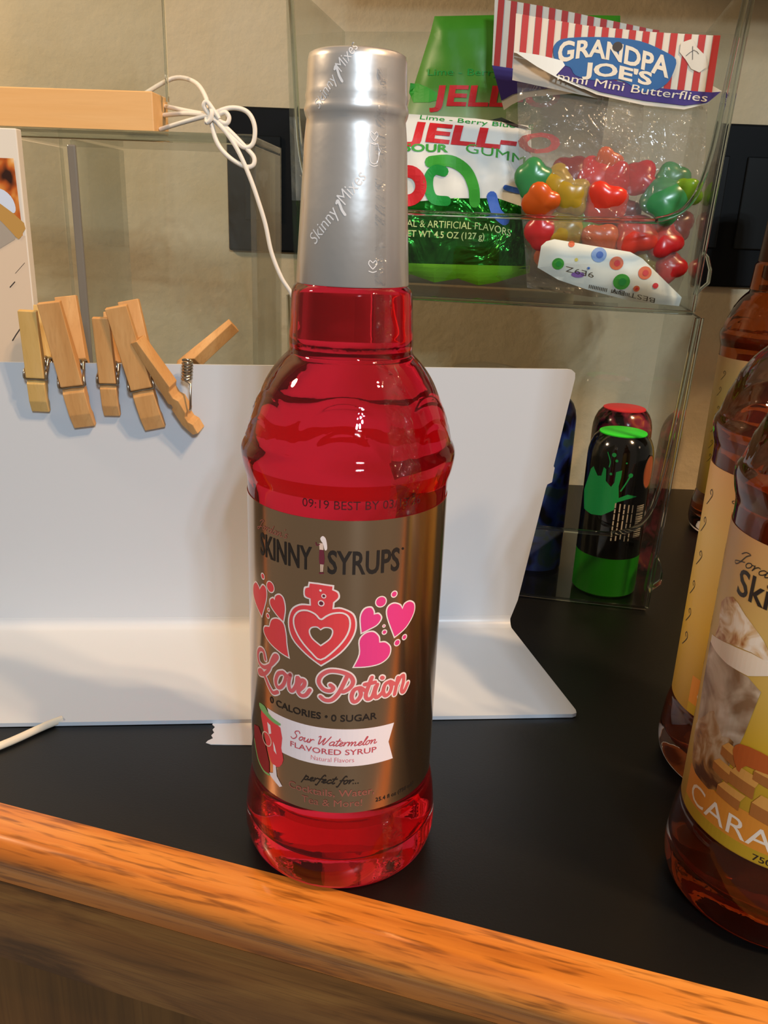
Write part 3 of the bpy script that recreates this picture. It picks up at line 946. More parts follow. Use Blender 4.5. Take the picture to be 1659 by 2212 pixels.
caramel((.200, .0585, 0), 'caramel syrup bottle right behind the nearest caramel bottle', 14, False)
caramel((.332, .410, 0), 'caramel syrup bottle standing farthest back by the wall', 24, False)

# ------------------------------------------------------------------ bent white sheet, tape, cords
PHI = math.atan(.0979)
SA = Vector((math.cos(PHI), math.sin(PHI), 0))
SN = Vector((math.sin(PHI), -math.cos(PHI), 0))
SO = Vector((.101, .1996, 0))           # right end of the bend
def sheet_world(a, out, z):
    return SO + SA * a + SN * out + Vector((0, 0, z))
def sheet():
    t = thing('white_bracket', 'bent white sheet with clothespins clipped on its top edge', 'bracket', SO, PHI)
    back = [(-.36, .006), (0, .006), (.004, .02), (.0150, .098), (.0157, .1005), (.0185, .102), (.0192, .1115), (.0192 - .0008, .1125)]
    back += [(.0258 - .0, .168), (.0255, .1712), (.0235, .1729), (.0210, .1733), (-.36, .1695)]
    bm = prism(back, 0, .0022, (0, 2, 1))
    link_mesh('upright', bm, 'white_sheet', t)
    foot = [(-.36, -.006), (0, -.006), (.0060, -.05), (.0135, -.1035), (.0130, -.1065), (.0105, -.1077), (-.36, -.1077)]
    bm = prism(foot, .0004, .0026, (0, 1, 2))
    link_mesh('foot', bm, 'white_sheet', t)
    arc1 = [(-.006 + .008 * math.sin(a), .0086 - .0082 * math.cos(a)) for a in [i * PI / 20 for i in range(11)]]
    arc2 = [(-.006 + .0058 * math.sin(a), .0086 - .0060 * math.cos(a)) for a in [i * PI / 20 for i in range(10, -1, -1)]]
    bm = prism([(y, z) for y, z in arc1 + arc2], -.36, 0, (1, 2, 0))
    link_mesh('bend', bm, 'white_sheet', t, None, 40)
sheet()
def tape():
    loop = [(-.0718, .0735), (-.0700, .0715), (-.0708, .0690), (-.0694, .0665), (-.0704, .0640), (-.0690, .0615), (-.0712, .0592), (-.0718, .0575), (-.0690, .0562), (-.030, .0576), (-.030, .090), (-.0718, .090)]
    bm = prism(loop, .0001, .00035, (0, 1, 2))
    o = link_mesh('masking_tape', bm, 'tape_paper')
    tag(o, 'torn strip of pale tape poking out below the white foot', 'tape')
tape()
pts = smooth_prof([(-.26, -.01 + .02, .0023), (-.20, .020, .0023), (-.1712, .0453, .0023), (-.1526, .0672, .0023), (-.135, .0795, .0023)], 6)
# the cord dips under the lifted foot edge
o = link_mesh('power_cord', tube([(x, y, z) for x, y, z in pts if y < .0705], .0020, 10), 'cord_cream', None, None, 60)
tag(o, 'cream cord running on the counter from under the white foot', 'cord')

# ------------------------------------------------------------------ clothespins
def leg_loop(Ln, Th):
    """side outline of one pin leg: x along thickness (0 = inner face), z along the length (0 = jaw)"""
    return [(0, 0), (0, Ln * .10), (Th * .28, Ln * .14), (Th * .28, Ln * .19), (0, Ln * .23), (0, Ln * .36), (Th * .30, Ln * .40), (Th * .30, Ln * .47), (0, Ln * .51),
            (Th * .22, Ln * .75), (Th * .42, Ln), (Th, Ln), (Th, Ln * .36), (Th * .80, Ln * .345), (Th * .80, Ln * .315), (Th, Ln * .30), (Th * .92, Ln * .12), (Th * .52, 0)]
def make_pin(label, a, z, Ln, Wd, tilt, pale, spread=.0):
    """pin clamped on the sheet: a = distance along the sheet, z = jaw height, tilt in the sheet plane"""
    base = sheet_world(a, -.0011, z)
    t = thing('clothespin', label, 'clothespin', base, PHI, 'clothespins on the white sheet')
    Th = .0072 if Ln > .06 else .0062
    open_ = math.radians(8)
    mat = 'pin_wood_pale' if pale else 'pin_wood'
    roty = Matrix.Rotation(tilt, 4, 'Y')
    for side in (-1, 1):
        bm = prism([(x, zz) for x, zz in leg_loop(Ln, Th)], -Wd / 2, Wd / 2, (1, 2, 0), .0004)
        # jaw rests on the sheet face, handle leans away
        M = roty @ Matrix.Translation((0, side * .0014, 0)) @ Matrix.Rotation(-side * open_, 4, 'X') @ (Matrix.Scale(-1, 4, (0, 1, 0)) if side < 0 else Matrix.Identity(4))
        bmesh.ops.transform(bm, matrix=M, verts=bm.verts)
        bmesh.ops.recalc_face_normals(bm, faces=bm.faces)
        link_mesh('leg', bm, mat, t)
    cz = Ln * .47
    w = Wd / 2 + .0010
    coil = []
    for k in range(49):
        ang = 2 * PI * 4 * k / 48
        coil.append((-w + 2 * w * k / 48, .0031 * math.cos(ang), cz + .0031 * math.sin(ang)))
    bm = tube(coil, .0007, 6)
    zg = Ln * .33
    yf = -(.0014 + Th * .86 + math.tan(open_) * zg)
    for s_ in (-1, 1):
        tube(smooth_prof([(s_ * w, -.002, cz + .002), (s_ * w, yf * .55, cz - .002), (s_ * w, yf * .95, zg + .004), (s_ * w * .96, yf, zg), (0, yf, zg)], 4), .0007, 6, bm)
        tube(smooth_prof([(s_ * w, .002, cz + .002), (s_ * w, -yf * .55, cz - .002), (s_ * w, -yf * .95, zg + .004), (s_ * w * .96, -yf, zg), (0, -yf, zg)], 4), .0007, 6, bm)
    bmesh.ops.transform(bm, matrix=roty, verts=bm.verts)
    link_mesh('spring', bm, 'steel_wire', t, None, 60)
    return t
def along(x):
    return (x - SO.x) / SA.x
make_pin('leftmost small pale clothespin hanging straight on the white sheet', along(-.1865), .1430, .059, .0098, math.radians(1.5), True)
make_pin('large clothespin leaning left, second from the left on the white sheet', along(-.1625), .1345, .0735, .0122, math.radians(-8), False)
make_pin('small clothespin hanging straight between the two large ones', along(-.1466), .1412, .058, .0092, math.radians(0), False)
make_pin('large clothespin leaning left, just left of the twisted one', along(-.1225), .1340, .0735, .0120, math.radians(-12), False)
def twisted_pin():
    t = thing('clothespin', 'twisted clothespin seen edge-on with its coil showing, rightmost on the sheet', 'clothespin', sheet_world(along(-.0985), -.0011, .1340), PHI, 'clothespins on the white sheet')
    Ln, Th, Wd = .0620, .0078, .0085
    # front leg: turned so its notched side faces right
    bm = prism(leg_loop(Ln, Th), -Wd / 2, Wd / 2, (1, 2, 0), .0004)
    M = Matrix.Translation((.003, -.0075, 0)) @ Matrix.Rotation(math.radians(-27), 4, 'Y') @ Matrix.Rotation(math.radians(8), 4, 'X') @ Matrix.Rotation(math.radians(62), 4, 'Z')
    bmesh.ops.transform(bm, matrix=M, verts=bm.verts)
    bmesh.ops.recalc_face_normals(bm, faces=bm.faces)
    link_mesh('leg', bm, 'pin_wood', t)
    bm = prism(leg_loop(Ln, Th), -Wd / 2, Wd / 2, (1, 2, 0), .0004)
    M = Matrix.Translation((-.0245, .0095, .0165)) @ Matrix.Rotation(math.radians(51), 4, 'Y') @ Matrix.Rotation(math.radians(-3), 4, 'X') @ Matrix.Rotation(math.radians(40), 4, 'Z')
    bmesh.ops.transform(bm, matrix=M, verts=bm.verts)
    bmesh.ops.recalc_face_normals(bm, faces=bm.faces)
    link_mesh('leg', bm, 'pin_wood', t)
    c0, ax = Vector((-.0040, -.0085, .0300)), Vector((.10, -.15, 1)).normalized()
    e1 = ax.cross(Vector((0, 1, 0))).normalized()
    e2 = ax.cross(e1)
    coil = [c0 + ax * (.011 * k / 60) + (e1 * math.cos(2 * PI * 6 * k / 60) + e2 * math.sin(2 * PI * 6 * k / 60)) * .0026 for k in range(61)]
    bm = tube(coil, .0008, 6)
    tube([coil[0], c0 + Vector((.0024, -.0035, -.002)), c0 + Vector((.0020, -.0045, -.016)), c0 + Vector((.0016, -.0035, -.0175))], .0007, 6, bm)
    link_mesh('spring', bm, 'steel_wire', t, None, 60)
twisted_pin()

# ------------------------------------------------------------------ acrylic riser, wooden lamp, carton (left)
RY = math.atan(-.05)
def riser():
    O = Vector((-.1, .245, 0))
    t = thing('acrylic_riser', 'clear acrylic box standing empty behind the white sheet', 'riser', O, RY)
    link_mesh('top_panel', box((-.130, 0, .2945), (.028, .085, .2990), .0012), 'acrylic_dusty', t)
    link_mesh('top_edge', box((-.130, -.0022, .2935), (.028, .0, .2995), .0008), 'acrylic_edge', t)
    link_mesh('divider', box((-.0865, .0005, .002), (-.0830, .084, .2935), .0006), 'acrylic_dusty', t)
    link_mesh('divider_edge', box((-.0876, -.0022, .002), (-.0822, .0004, .2905), .0010), 'acrylic_dark_edge', t)
    link_mesh('side_panel', box((.0245, .0005, .002), (.0280, .084, .2935), .0006), 'acrylic_dusty', t)
    link_mesh('side_panel', box((-.130, .0005, .002), (-.1265, .084, .2935), .0006), 'acrylic_dusty', t)
    link_mesh('back_panel', box((-.130, .085, .002), (.028, .088, .2990), .0006), 'acrylic_dusty', t)
    link_mesh('base_panel', box((-.130, 0, 0), (.028, .088, .002)), 'acrylic_dusty', t)
riser()
def lamp():
    t = thing('acrylic_lamp', 'flat clear acrylic night lamp on a pale wooden bar base', 'lamp', (-.135, .2525, .2995), RY)
    bm = box((-.17, 0, 0), (0, .030, .0225), .0007)
    link_mesh('wooden_base', bm, 'birch', t)
    link_mesh('acrylic_panel', box((-.165, .0135, .0185), (.004, .0165, .16), .0008), 'acrylic', t)
    link_mesh('panel_edge', box((.004, .0135, .0185), (.0052, .0165, .16)), 'acrylic_edge', t)
lamp()
def carton():
    O = Vector((-.29, .2, 0))
    t = thing('printed_carton', 'white carton with an orange food photo at the left edge', 'carton', O)
    link_mesh('carton_body', box((0, 0, 0), (.0925, .007, .2945), .0006), 'carton_white', t)
    fm = lambda u, v, o_: Vector((u * .001, -.0003 - o_ * .001, v * .001))
    Flat().quad((40, 238), (90.5, 238), (89.6, 279), (40, 279)).finish('food_photo', 'photo_orange', t, fm, 0, None)
    Flat().quad((40, 60), (92, 60), (92, 238), (40, 238)).finish('cream_panel', 'carton_cream', t, fm, 0, None)
    Flat().poly([(70, 262), (80, 263), (86, 259), (88, 253), (86, 250), (78, 254), (70, 258)], smooth=3).finish('blue_blob', 'photo_blue', t, fm, .1, None)  # light-blue blob printed within the food picture
    Flat().poly([(60, 266), (78, 256), (92, 245), (91, 240), (88, 236), (84, 240), (74, 250), (60, 258)], smooth=2).finish('cup_rim_print', 'photo_tan', t, fm, .3, None)
    Flat().poly([(60, 256), (74, 250), (86, 239), (86, 236), (74, 229), (60, 222)]).finish('cup_print', 'photo_grey', t, fm, .2, None)
    Flat().ribbon([(78, 178), (84, 186), (92, 194)], .7, 2).ribbon([(80, 209), (83, 212)], .6, 2).ribbon([(84, 217), (90, 223)], .25, 2).finish('scribble_print', 'print_dark', t, fm, .2, None)
carton()

# tied white cord of the lamp
def lamp_cord():
    r = .0014
    z_ = lambda x, z, y=.262: (x, y, z)
    K = (-.0985, .2410, .3090)
    def run(pts):
        return tube(smooth_prof(pts, 6), r, 8)
    bm = run([(-.150, .285, .3235), (-.130, .284, .3335), (-.113, .268, .330), (-.1025, .250, .320), K])
    for pts in (
        [(-.1335, .276, .3165), (-.116, .258, .3125), K],
        [(-.1335, .272, .3110), (-.116, .256, .3108), K],
        [(-.1335, .262, .3020), (-.116, .250, .3055), K],
        [K, (-.0862, .2405, .3132), (-.0760, .2395, .3115), (-.0715, .2390, .3040), (-.0725, .2390, .2945), (-.0780, .2388, .2920), (-.0860, .2390, .2980), K],
        [K, (-.0945, .2395, .2950), (-.0880, .2385, .2870), (-.0782, .2380, .2815), (-.0728, .2380, .2820), (-.0720, .2385, .2865), (-.0765, .2390, .2915), (-.0880, .2395, .3020), K],
        [K, (-.1015, .2400, .3135), (-.0995, .2395, .3160), (-.0960, .2390, .3120), (-.0925, .2390, .3070)],
        [K, (-.0890, .2388, .3045), (-.0865, .2388, .3075), (-.0885, .2392, .3105), (-.0925, .2405, .3095)],
        [K, (-.0920, .2385, .3035), (-.0860, .2375, .2970), (-.0802, .2370, .2880), (-.0742, .2368, .2750), (-.0698, .2370, .2630), (-.0655, .2380, .2490), (-.0620, .2390, .2325), (-.0560, .2400, .2175), (-.0490, .2420, .2055), (-.044, .2440, .185), (-.047, .2430, .13), (-.050, .2400, .05), (-.05, .2350, .008), (-.052, .228, .0018), (-.06, .222, .0018)],
        [(-.0998, .2385, .3045), (-.0972, .2380, .3065), (-.0965, .2385, .3110), (-.0988, .2430, .3125), (-.1005, .2430, .3085), (-.0998, .2385, .3045)],
    ):
        tube(smooth_prof(pts, 6), r, 8, bm)
    o = link_mesh('tied_cord', bm, 'cord_white', None, None, 70)
    tag(o, 'white cord tied in a looped bundle beside the wooden lamp base', 'cord')
lamp_cord()

# ------------------------------------------------------------------ stacked clear bins at the right
TP = Vector((.2020, .2330, 0))
TR = math.atan2(-.1733, .9849)
TX = Vector((math.cos(TR), math.sin(TR), 0))
TY = Vector((-math.sin(TR), math.cos(TR), 0))
def tray_w(x, y, z):
    return TP + TX * x + TY * y + Vector((0, 0, z))
def tray_thing(name, label, cat, x, y, z, grp=None):
    """top-level thing in the tray's own frame; returns (empty, shift for tray-frame meshes)"""
    return thing(name, label, cat, tray_w(x, y, z), TR, grp), (-x, -y, -z)
XL = -.258
def bin_(z0, label, hb):
    t, sh = tray_thing('clear_bin', label, 'bin', -.128, 0, z0, 'stacked clear bins')
    T = .0022
    dep = .150
    link_mesh('floor_panel', box((XL, 0, z0 + .0006), (0, dep, z0 + .003)), 'acrylic', t, sh)
    link_mesh('back_panel', prism([(XL, z0 + .003), (0, z0 + .003), (.006, z0 + hb), (XL - .006, z0 + hb)], dep - T, dep, (0, 2, 1)), 'acrylic', t, sh)
    fr = [(-.045, .055), (-.030, .0562), (-.020, .0590), (-.0125, .0645), (-.0075, .0740), (-.0040, .0900), (-.0020, .1100), (.0005, .1500), (.003, hb)]
    left = [(2 * (XL / 2) - x, z) for x, z in fr][::-1]
    outer = [(XL - .006, hb), (XL, 0.003), (0, .003), (.006, hb)]
    loop = [(x, z + z0) for x, z in [outer[1], outer[2], outer[3]] + fr[::-1] + left[::-1] + [outer[0]]]
    link_mesh('front_panel', prism(loop, 0, T, (0, 2, 1)), 'acrylic', t, sh)
    for sgn in (0, 1):
        bm = bmesh.new()
        M = Matrix.Identity(4)
        x0, x1 = (0, .006) if sgn else (XL, XL - .006)
        vs = []
        for y in (T, dep - T):
            for z, x in ((z0 + .003, x0), (z0 + hb, x1)):
                for dx in ((-T, 0) if sgn else (0, T)):
                    vs.append(bm.verts.new((x + dx, y, z)))
        for f in ((0, 1, 3, 2), (4, 6, 7, 5), (0, 4, 5, 1), (2, 3, 7, 6), (0, 2, 6, 4), (1, 5, 7, 3)):
            bm.faces.new([vs[i] for i in f])
        bmesh.ops.recalc_face_normals(bm, faces=bm.faces)
        link_mesh('side_panel', bm, 'acrylic', t, sh)
    path = [(x, -.0008, z + z0) for x, z in (left[::1] + fr)]
    path = smooth_prof(path, 3)
    link_mesh('rim', tube(path, .0017, 8), 'acrylic_edge', t, sh, 60)
    link_mesh('bottom_edge', tube([(XL, -.0003, z0 + .0022), (0, -.0003, z0 + .0022)], .0013, 8), 'acrylic_edge', t, sh, 60)
    link_mesh('corner_edge', tube([(.0002, -.0003, z0 + .003), (.0062, -.0003, z0 + hb)], .0013, 8), 'acrylic_edge', t, sh, 60)
    for y in (.004, .13):
        link_mesh('foot_tab', prism([(.001, z0 + .012), (.0085, z0 + .020), (.0085, z0 + .028), (.0055, z0 + .036), (.0015, z0 + .040)], y, y + .012, (0, 2, 1), .0008), 'acrylic_edge', t, sh)
    return t
bin_(0.0, 'lower clear bin holding candy cans, its left half behind the white sheet', .2035)
bin_(.2042, 'upper clear bin filled with bags of gummy candy', .185)

# candy cans in the lower bin
def can(loc, label, r, h, body_mat, disc_mat, cap_mat, base_h):
    t = thing('candy_can', label, 'can', loc, 0, 'candy cans in the lower bin')
    k = .001
    zb = base_h
    if base_h:
        link_mesh('base_cap', lathe([(0, 0), (r - 1.2, 0), (r, 1.2), (r, zb), (r - 2, zb), (0, zb)] and [(a * k, b * k) for a, b in [(0, 0), (r - 1.2, 0), (r, 1.2), (r, zb), (0, zb)]], 64), cap_mat, t, None, 40)
    prof = [(0, zb + .02), (r + .1, zb + .02), (r + .1, h - 17), (r - .2, h - 13), (r - 1.2, h - 8.5), (r - 3.2, h - 4), (r - 5.6, h - 1.2), (r - 6.2, h - .6), (0, h - .6)]
    link_mesh('body', lathe([(a * k, b * k) for a, b in prof], 64), body_mat, t, None, 40)
    link_mesh('lid', lathe([(a * k, b * k) for a, b in [(0, h - .55), (r - 6.4, h - .55), (r - 6.4, h + .2), (r - 7, h + .5), (0, h + .5)]], 48), disc_mat, t, None, 40)
    return t
ZB = .0030
gc = can((.1795, .2685, ZB), 'black candy can with a neon green lid and green splash print', 22.7, 117.5, 'can_black', 'neon_green', 'green_cap', 30)
gb = [c for c in gc.children if c.name.startswith('body')][0]
gm = cyl_map(22.8)
def gp(fl, name, mat, off=.1):
    return fl.finish(name, mat, gb, lambda s, z, o_: gm(s, z - 3, o_), off, 1.5)
SPL = [(-27.8, 95.0), (-25.3, 97.6), (-20.5, 92.0), (-17.6, 92.7), (-16.5, 99.2), (-14.6, 98), (-13.9, 89.8), (-9.8, 86.2), (-7.9, 89.6), (-7.7, 97.1), (-3.9, 98.8), (-3.9, 93.8), (-4.8, 87.5), (-3.7, 78.9), (1.9, 81.7), (9.4, 80.1), (1.2, 77.9), (-4.4, 75.7), (-6.0, 69.8), (-13.8, 64.5), (-22.0, 63.2), (-30.3, 64.6), (-34.5, 77.6), (-30.6, 86.5)]
gp(Flat().poly(SPL), 'splash_print', 'splash_green')
gp(Flat().disc(-10.4, 108.9, 1.5).disc(-8.2, 105, 1.0).disc(-11, 95.3, .9).disc(-1.5, 104, .6).ribbon([(-3, 84), (-.5, 89), (2.4, 95.4)], 1.0, 3).disc(2.4, 95.4, 1.6).ribbon([(-15, 110), (-12.5, 104), (-12.8, 100)], .7, 3), 'splash_drops', 'splash_green')
fl = Flat()
for i in range(5):
    x = -5.6 + i * 3.1
    z = 75 - i * .3
    while z > 48:
        ln = random.uniform(2.5, 7)
        fl.quad((x, z), (x + .9, z), (x + .9, max(z - ln, 47)), (x, max(z - ln, 47)))
        z -= ln + .8
gp(fl, 'small_print', 'card_grey')
fl = Flat()
z = 73.0
while z > 49:
    w = random.choice((.3, .5, .8))
    fl.quad((11, z), (18.5, z), (18.5, z - w), (11, z - w))
    z -= w + random.choice((.4, .6, .9))
gp(fl, 'barcode', 'card_grey')
gp(Flat().disc(18.3, 96.5, 6.2, 12.2, 28), 'seal_rim', 'print_dark')
gp(Flat().disc(18.3, 96.5, 5.6, 11.4, 28), 'seal_print', 'seal_orange', .16)
can((.1925, .3190, ZB), 'dark red candy can with a red lid behind the green one', 22, 124, 'can_red_pattern', 'neon_red', 'can_red_black', 0)
can((.1330, .3120, ZB), 'blue patterned candy can half hidden behind the white sheet', 22, 132, 'can_blue_pattern', 'black_plastic', 'can_blue_pattern', 0)
def cup():
    t = thing('plastic_cup', 'clear upturned plastic cup just showing above the white sheet', 'cup', (.086, .3130, ZB))
    k = .001
    link_mesh('cup_wall', lathe([(a * k, b * k) for a, b in [(34, 0), (33.4, 2), (27.4, 146), (24, 151), (12, 153.5), (0, 154)]], 64), 'acrylic_dusty', t, None, 50)
    link_mesh('cup_rim', lathe([(a * k, b * k) for a, b in [(33.2, 0), (35, 0), (35, 1.6), (33.2, 1.6), (33.2, 0)]], 64), 'acrylic_edge', t, None, 50)
cup()

# ---- bags in the upper bin (tray frame, millimetres: x along the bin, z up, depth y)
def pillow(loop, y0, bulge, name, mat, t, sh, both=True, step=4, pin=8.0):
    """closed bag: outline loop in mm, bulging front and back around depth y0"""
    def inside_d(x, z):
        d = 1e9
        n = len(loop)
        for i in range(n):
            a, b, p = Vector(loop[i]), Vector(loop[(i + 1) % n]), Vector((x, z))
            ab = b - a
            s = max(0, min(1, (p - a).dot(ab) / max(ab.length_squared, 1e-9)))
            d = min(d, (a + ab * s - p).length)
        return d
    def f(x, z, sg, off):
        d = inside_d(x, z)
        k = 1 - math.exp(-d / pin)
        w = .6 * math.sin(x * .31 + z * .12) + .5 * math.sin(z * .27 - x * .1)
        return Vector((x, y0 - sg * (bulge * k + w * k * .8 + .05) - off, z)) * .001
    F = Flat().poly(loop)
    o = F.finish(name, mat, t, lambda x, z, o_: f(x, z, 1, 0), 0, step, sh, step)
    if both:
        B2 = Flat().poly(loop).finish(name.replace('front', 'back'), mat, t, lambda x, z, o_: f(x, z, -1, 0), 0, step, sh, step)
        for p in B2.data.polygons:
            p.use_smooth = True
    for p in o.data.polygons:
        p.use_smooth = True
    return o, (lambda x, z, off: f(x, z, 1, off))

# rear lime bag
t, sh = tray_thing('gummy_bag', 'green topped gelatin gummy bag standing at the back of the upper bin', 'candy bag', -.13, .115, .2075, 'candy bags in the upper bin')
loop = [(-215, 208), (-70, 208), (-62, 300), (-58.5, 388), (-59, 392.6), (-120, 393.5), (-188, 392.4), (-190.4, 381.7), (-197, 360), (-203, 340), (-212, 300)]
o, fm = pillow(loop, 113, 9, 'front_film', 'bag_green_fade', t, sh)
Flat().text('JELL-O', -187, -95, 334, 12.5, .03, .12).finish('bag_lettering', 'print_red', o, fm, .4, 4, sh, 4)
Flat().text('Lime - Berry Blue', -190, -118, 353.5, 4.2, .0).finish('flavour_lettering', 'print_deep_green', o, fm, .4, 4, sh, 4)
Flat().poly([(-203, 349), (-190, 346), (-178, 338), (-200, 336)], smooth=2).finish('leaf_print', 'print_green', o, fm, .3, 4, sh, 4)
# front lime bag
t, sh = tray_thing('gummy_bag', 'white gelatin gummy bag with red lettering and a green foil bottom', 'candy bag', -.17, .07, .2075, 'candy bags in the upper bin')
loop = [(-247, 217), (-236, 212), (-222, 216), (-208, 211), (-190, 217), (-172, 212), (-155, 215.5), (-140, 211.5), (-128, 214), (-104, 222), (-103, 250), (-108, 285), (-112, 318), (-150, 322), (-196, 324), (-244, 322), (-250, 270)]
o, fm = pillow(loop, 70, 13, 'front_film', 'bag_white', t, sh)
bp = lambda fl, nm, mt, off=.4: fl.finish(nm, mt, o, fm, off, 4, sh, 4)
bp(Flat().poly([(-249, 221), (-104, 225), (-103, 250), (-105, 264), (-130, 271), (-160, 270), (-195, 266), (-249, 266)]), 'foil_panel', 'green_foil', .3)
bp(Flat().poly([(-247, 217), (-236, 212), (-222, 216), (-208, 211), (-190, 217), (-172, 212), (-155, 215.5), (-140, 211.5), (-128, 214), (-104, 222), (-104, 227), (-150, 226), (-248, 224)]), 'crimp_strip', 'crimp_green', .5)
dn = lambda x, y: (x, y - max(0, (x + 195)) * .065)
bp(Flat().text('JELL-O', -196, -92, 307.0, 11.5, .035, .15, dn), 'brand_lettering', 'print_red')
bp(Flat().text('Lime - Berry Blue - S', -188, -110, 321, 3.0, .0, 0, dn), 'flavour_lettering', 'print_deep_green')
cv = lambda x, y: (x, y - .0028 * max(0, x + 168) ** 2 * .9)
bp(Flat().text('SOUR', -197, -166, 299.5, 4.6, .03, 0, cv).text('GUMMI', -154, -110, 300.0, 5.6, 0, 0, cv), 'sour_lettering', 'print_green')
bp(Flat().ribbon([(-178, 293.0), (-164, 293.8), (-153, 288), (-147, 278), (-145.5, 268)], 7.5, 5), 'lime_ring_print', 'print_green', .5)
bp(Flat().ribbon([(-168, 287), (-174, 288), (-178, 284), (-178, 276), (-174, 269), (-165, 268)], 6.5, 5), 'lime_ring_print', 'print_deep_green', .55)
bp(Flat().ring(-193, 277, 13.5, 8, 28), 'red_ring_print', 'print_red', .6)
bp(Flat().ribbon([(-125, 278), (-114, 276), (-106, 277)], 3.5, 4).ribbon([(-134, 272), (-130, 262), (-124, 257)], 7, 4), 'blue_ring_print', 'print_blue', .6)
bp(Flat().text('NATURAL & ARTIFICIAL FLAVORS', -213, -119, 250.2, 4.6, .0, 0, lambda x, y: (x, y - .006 * max(0, x + 145) ** 2)), 'flavour_lettering', 'print_pale_green', .9)
bp(Flat().text('NET WT 4.5 OZ (127 g)', -196, -137, 243.6, 4.2, .012), 'weight_lettering', 'print_pale_green', .9)
bp(Flat().poly([(-140, 329 - 8), (-132, 322.5), (-122, 319), (-114, 317), (-113, 315.6), (-124, 317.4), (-133, 320.5)]), 'tear_line', 'print_dark', 1.2)

# rear striped header bag
def card_map(y0, curl=0):
    return lambda x, z, off: Vector((x, y0 - off - curl * ((x + 62) / 62) ** 2, z)) * .001
def card(loop, name, mat, t, sh, y0, off, curl=0, th=.35):
    f = card_map(y0, curl)
    o = Flat().poly(loop).finish(name, mat, t, lambda x, z, o_: f(x, z, off), 0, 6, sh)
    return o
def stripes(top, bot, x0, x1, per, w, slant=0):
    fl = Flat()
    def lerp(tab, x):
        for (a, b), (c, d) in zip(tab, tab[1:]):
            if a <= x <= c:
                return b + (d - b) * (x - a) / (c - a)
        return tab[-1][1] if x > tab[-1][0] else tab[0][1]
    x = x0
    while x < x1:
        zt, zb = lerp(top, x), lerp(bot, x)
        fl.quad((x, zt), (x + w, lerp(top, x + w)), (x + w + slant, lerp(bot, x + w)), (x + slant, zb))
        x += per
    return fl
t, sh = tray_thing('gummy_bag', 'striped header candy bag tucked behind the other striped bag', 'candy bag', -.085, .092, .2075, 'candy bags in the upper bin')
hd = [(-144, 398), (-111, 393), (-84, 388), (-36, 379), (-36, 345), (-116, 338), (-121.8, 335.6), (-127, 333), (-132.2, 329.5), (-134.3, 335.4), (-142.6, 357.4)]
o = card(hd, 'header_card', 'card_white', t, sh, 88, 0)
f = card_map(88)
stripes([(-144, 398), (-111, 393), (-84, 388), (-36, 379)], [(-144, 357), (-36, 345)], -141.5, -37, 8.6, 4.2, 0).finish('red_stripes', 'card_red', o, f, .3, 6, sh)
Flat().poly([(-142.6, 357.4), (-100, 352), (-100, 344), (-121, 341), (-127, 339.5), (-134.3, 335.4)]).finish('purple_band', 'card_purple', o, f, .5, 6, sh)
Flat().poly([(-118, 379), (-112, 380.5), (-105, 379.5), (-98, 380), (-86, 377), (-60, 372), (-60, 360), (-118, 360)]).finish('logo_patch', 'logo_blue', o, f, .5, 6, sh)
pillow([(-131, 333), (-38, 345), (-34, 280), (-38, 212), (-120, 212), (-128, 280)], 92, 6, 'front_film', 'bag_film', t, sh, True, 6)

# front striped header bag with gummy butterflies
t, sh = tray_thing('gummy_bag', 'clear bag of gummies with a curled striped paper header, front right', 'candy bag', -.060, .035, .2075, 'candy bags in the upper bin')
CU = 3.0
f = card_map(30, CU)
fback = card_map(33, CU)
hd = [(-125.5, 376.3), (-83.4, 370.4), (-45, 367), (-6.6, 364.7), (-4.5, 338), (1.5, 335), (-6, 328), (-18.7, 324.8), (-43, 327), (-72, 332.5), (-98, 342.6), (-97.8, 350.3), (-125, 355)]
o = card(hd, 'header_card', 'card_white', t, sh, 30, 0, CU)
card([(-125.4, 374), (-6.8, 363), (-4, 331.5), (-30, 332), (-72, 331), (-124.8, 340.1)], 'header_back', 'card_grey', t, sh, 33, 0, CU)
stripes([(-125.5, 376.3), (-83.4, 370.4), (-45, 367), (-6.6, 364.7)], [(-125, 355), (-98, 350.3), (-85, 346), (-60, 340), (-30, 336), (-4, 334)], -121.5, -8, 8.1, 4.0, 0).finish('red_stripes', 'card_red', o, f, .3, 6, sh)
Flat().poly([(-98, 343.2), (-94, 350), (-85, 347), (-60, 340), (-30, 336), (-4.6, 334.2), (1, 334.6), (-6, 328.6), (-18.7, 326.9), (-43, 329.4), (-70, 334)]).finish('purple_band', 'card_purple', o, f, .5, 6, sh)
Flat().poly([(-101, 356), (-99.5, 361), (-92, 363.5), (-70, 364), (-50, 362), (-35, 356.5), (-27.5, 352), (-28, 345), (-31, 339), (-38, 335), (-47, 334.6), (-54, 339), (-62, 341), (-75, 340.5), (-86, 343), (-90, 347.5), (-98, 349.5)], smooth=3).finish('logo_patch', 'logo_blue', o, f, .7, 6, sh)
def table(tab, x):
    for (a, b), (c, d) in zip(tab, tab[1:]):
        if x <= c:
            return b + (d - b) * (x - a) / (c - a)
    return tab[-1][1]
def lw(x, y):
    u = (x + 98) / 68
    return x, table([(0, 349.6), (.17, 352.6), (.3, 353.6), (.55, 351.0), (.78, 346.5), (1.01, 341.8)], u) + y * table([(0, 11.5), (.17, 9.0), (.5, 9.0), (.8, 9.5), (1.01, 11)], u)
Flat().text('GRANDPA', -98, -30.5, 0, 1.0, .03, 0, lw).finish('logo_lettering', 'logo_cream', o, f, .9, 4, sh)
Flat().text("JOE'S", -82, -40, 0, 6.6, .035, 0, lambda x, y: (x, table([(-84, 343.4), (-64, 342.6), (-50, 339.6), (-38, 337.6)], x) + y)).finish('logo_lettering', 'logo_cream', o, f, .9, 4, sh)
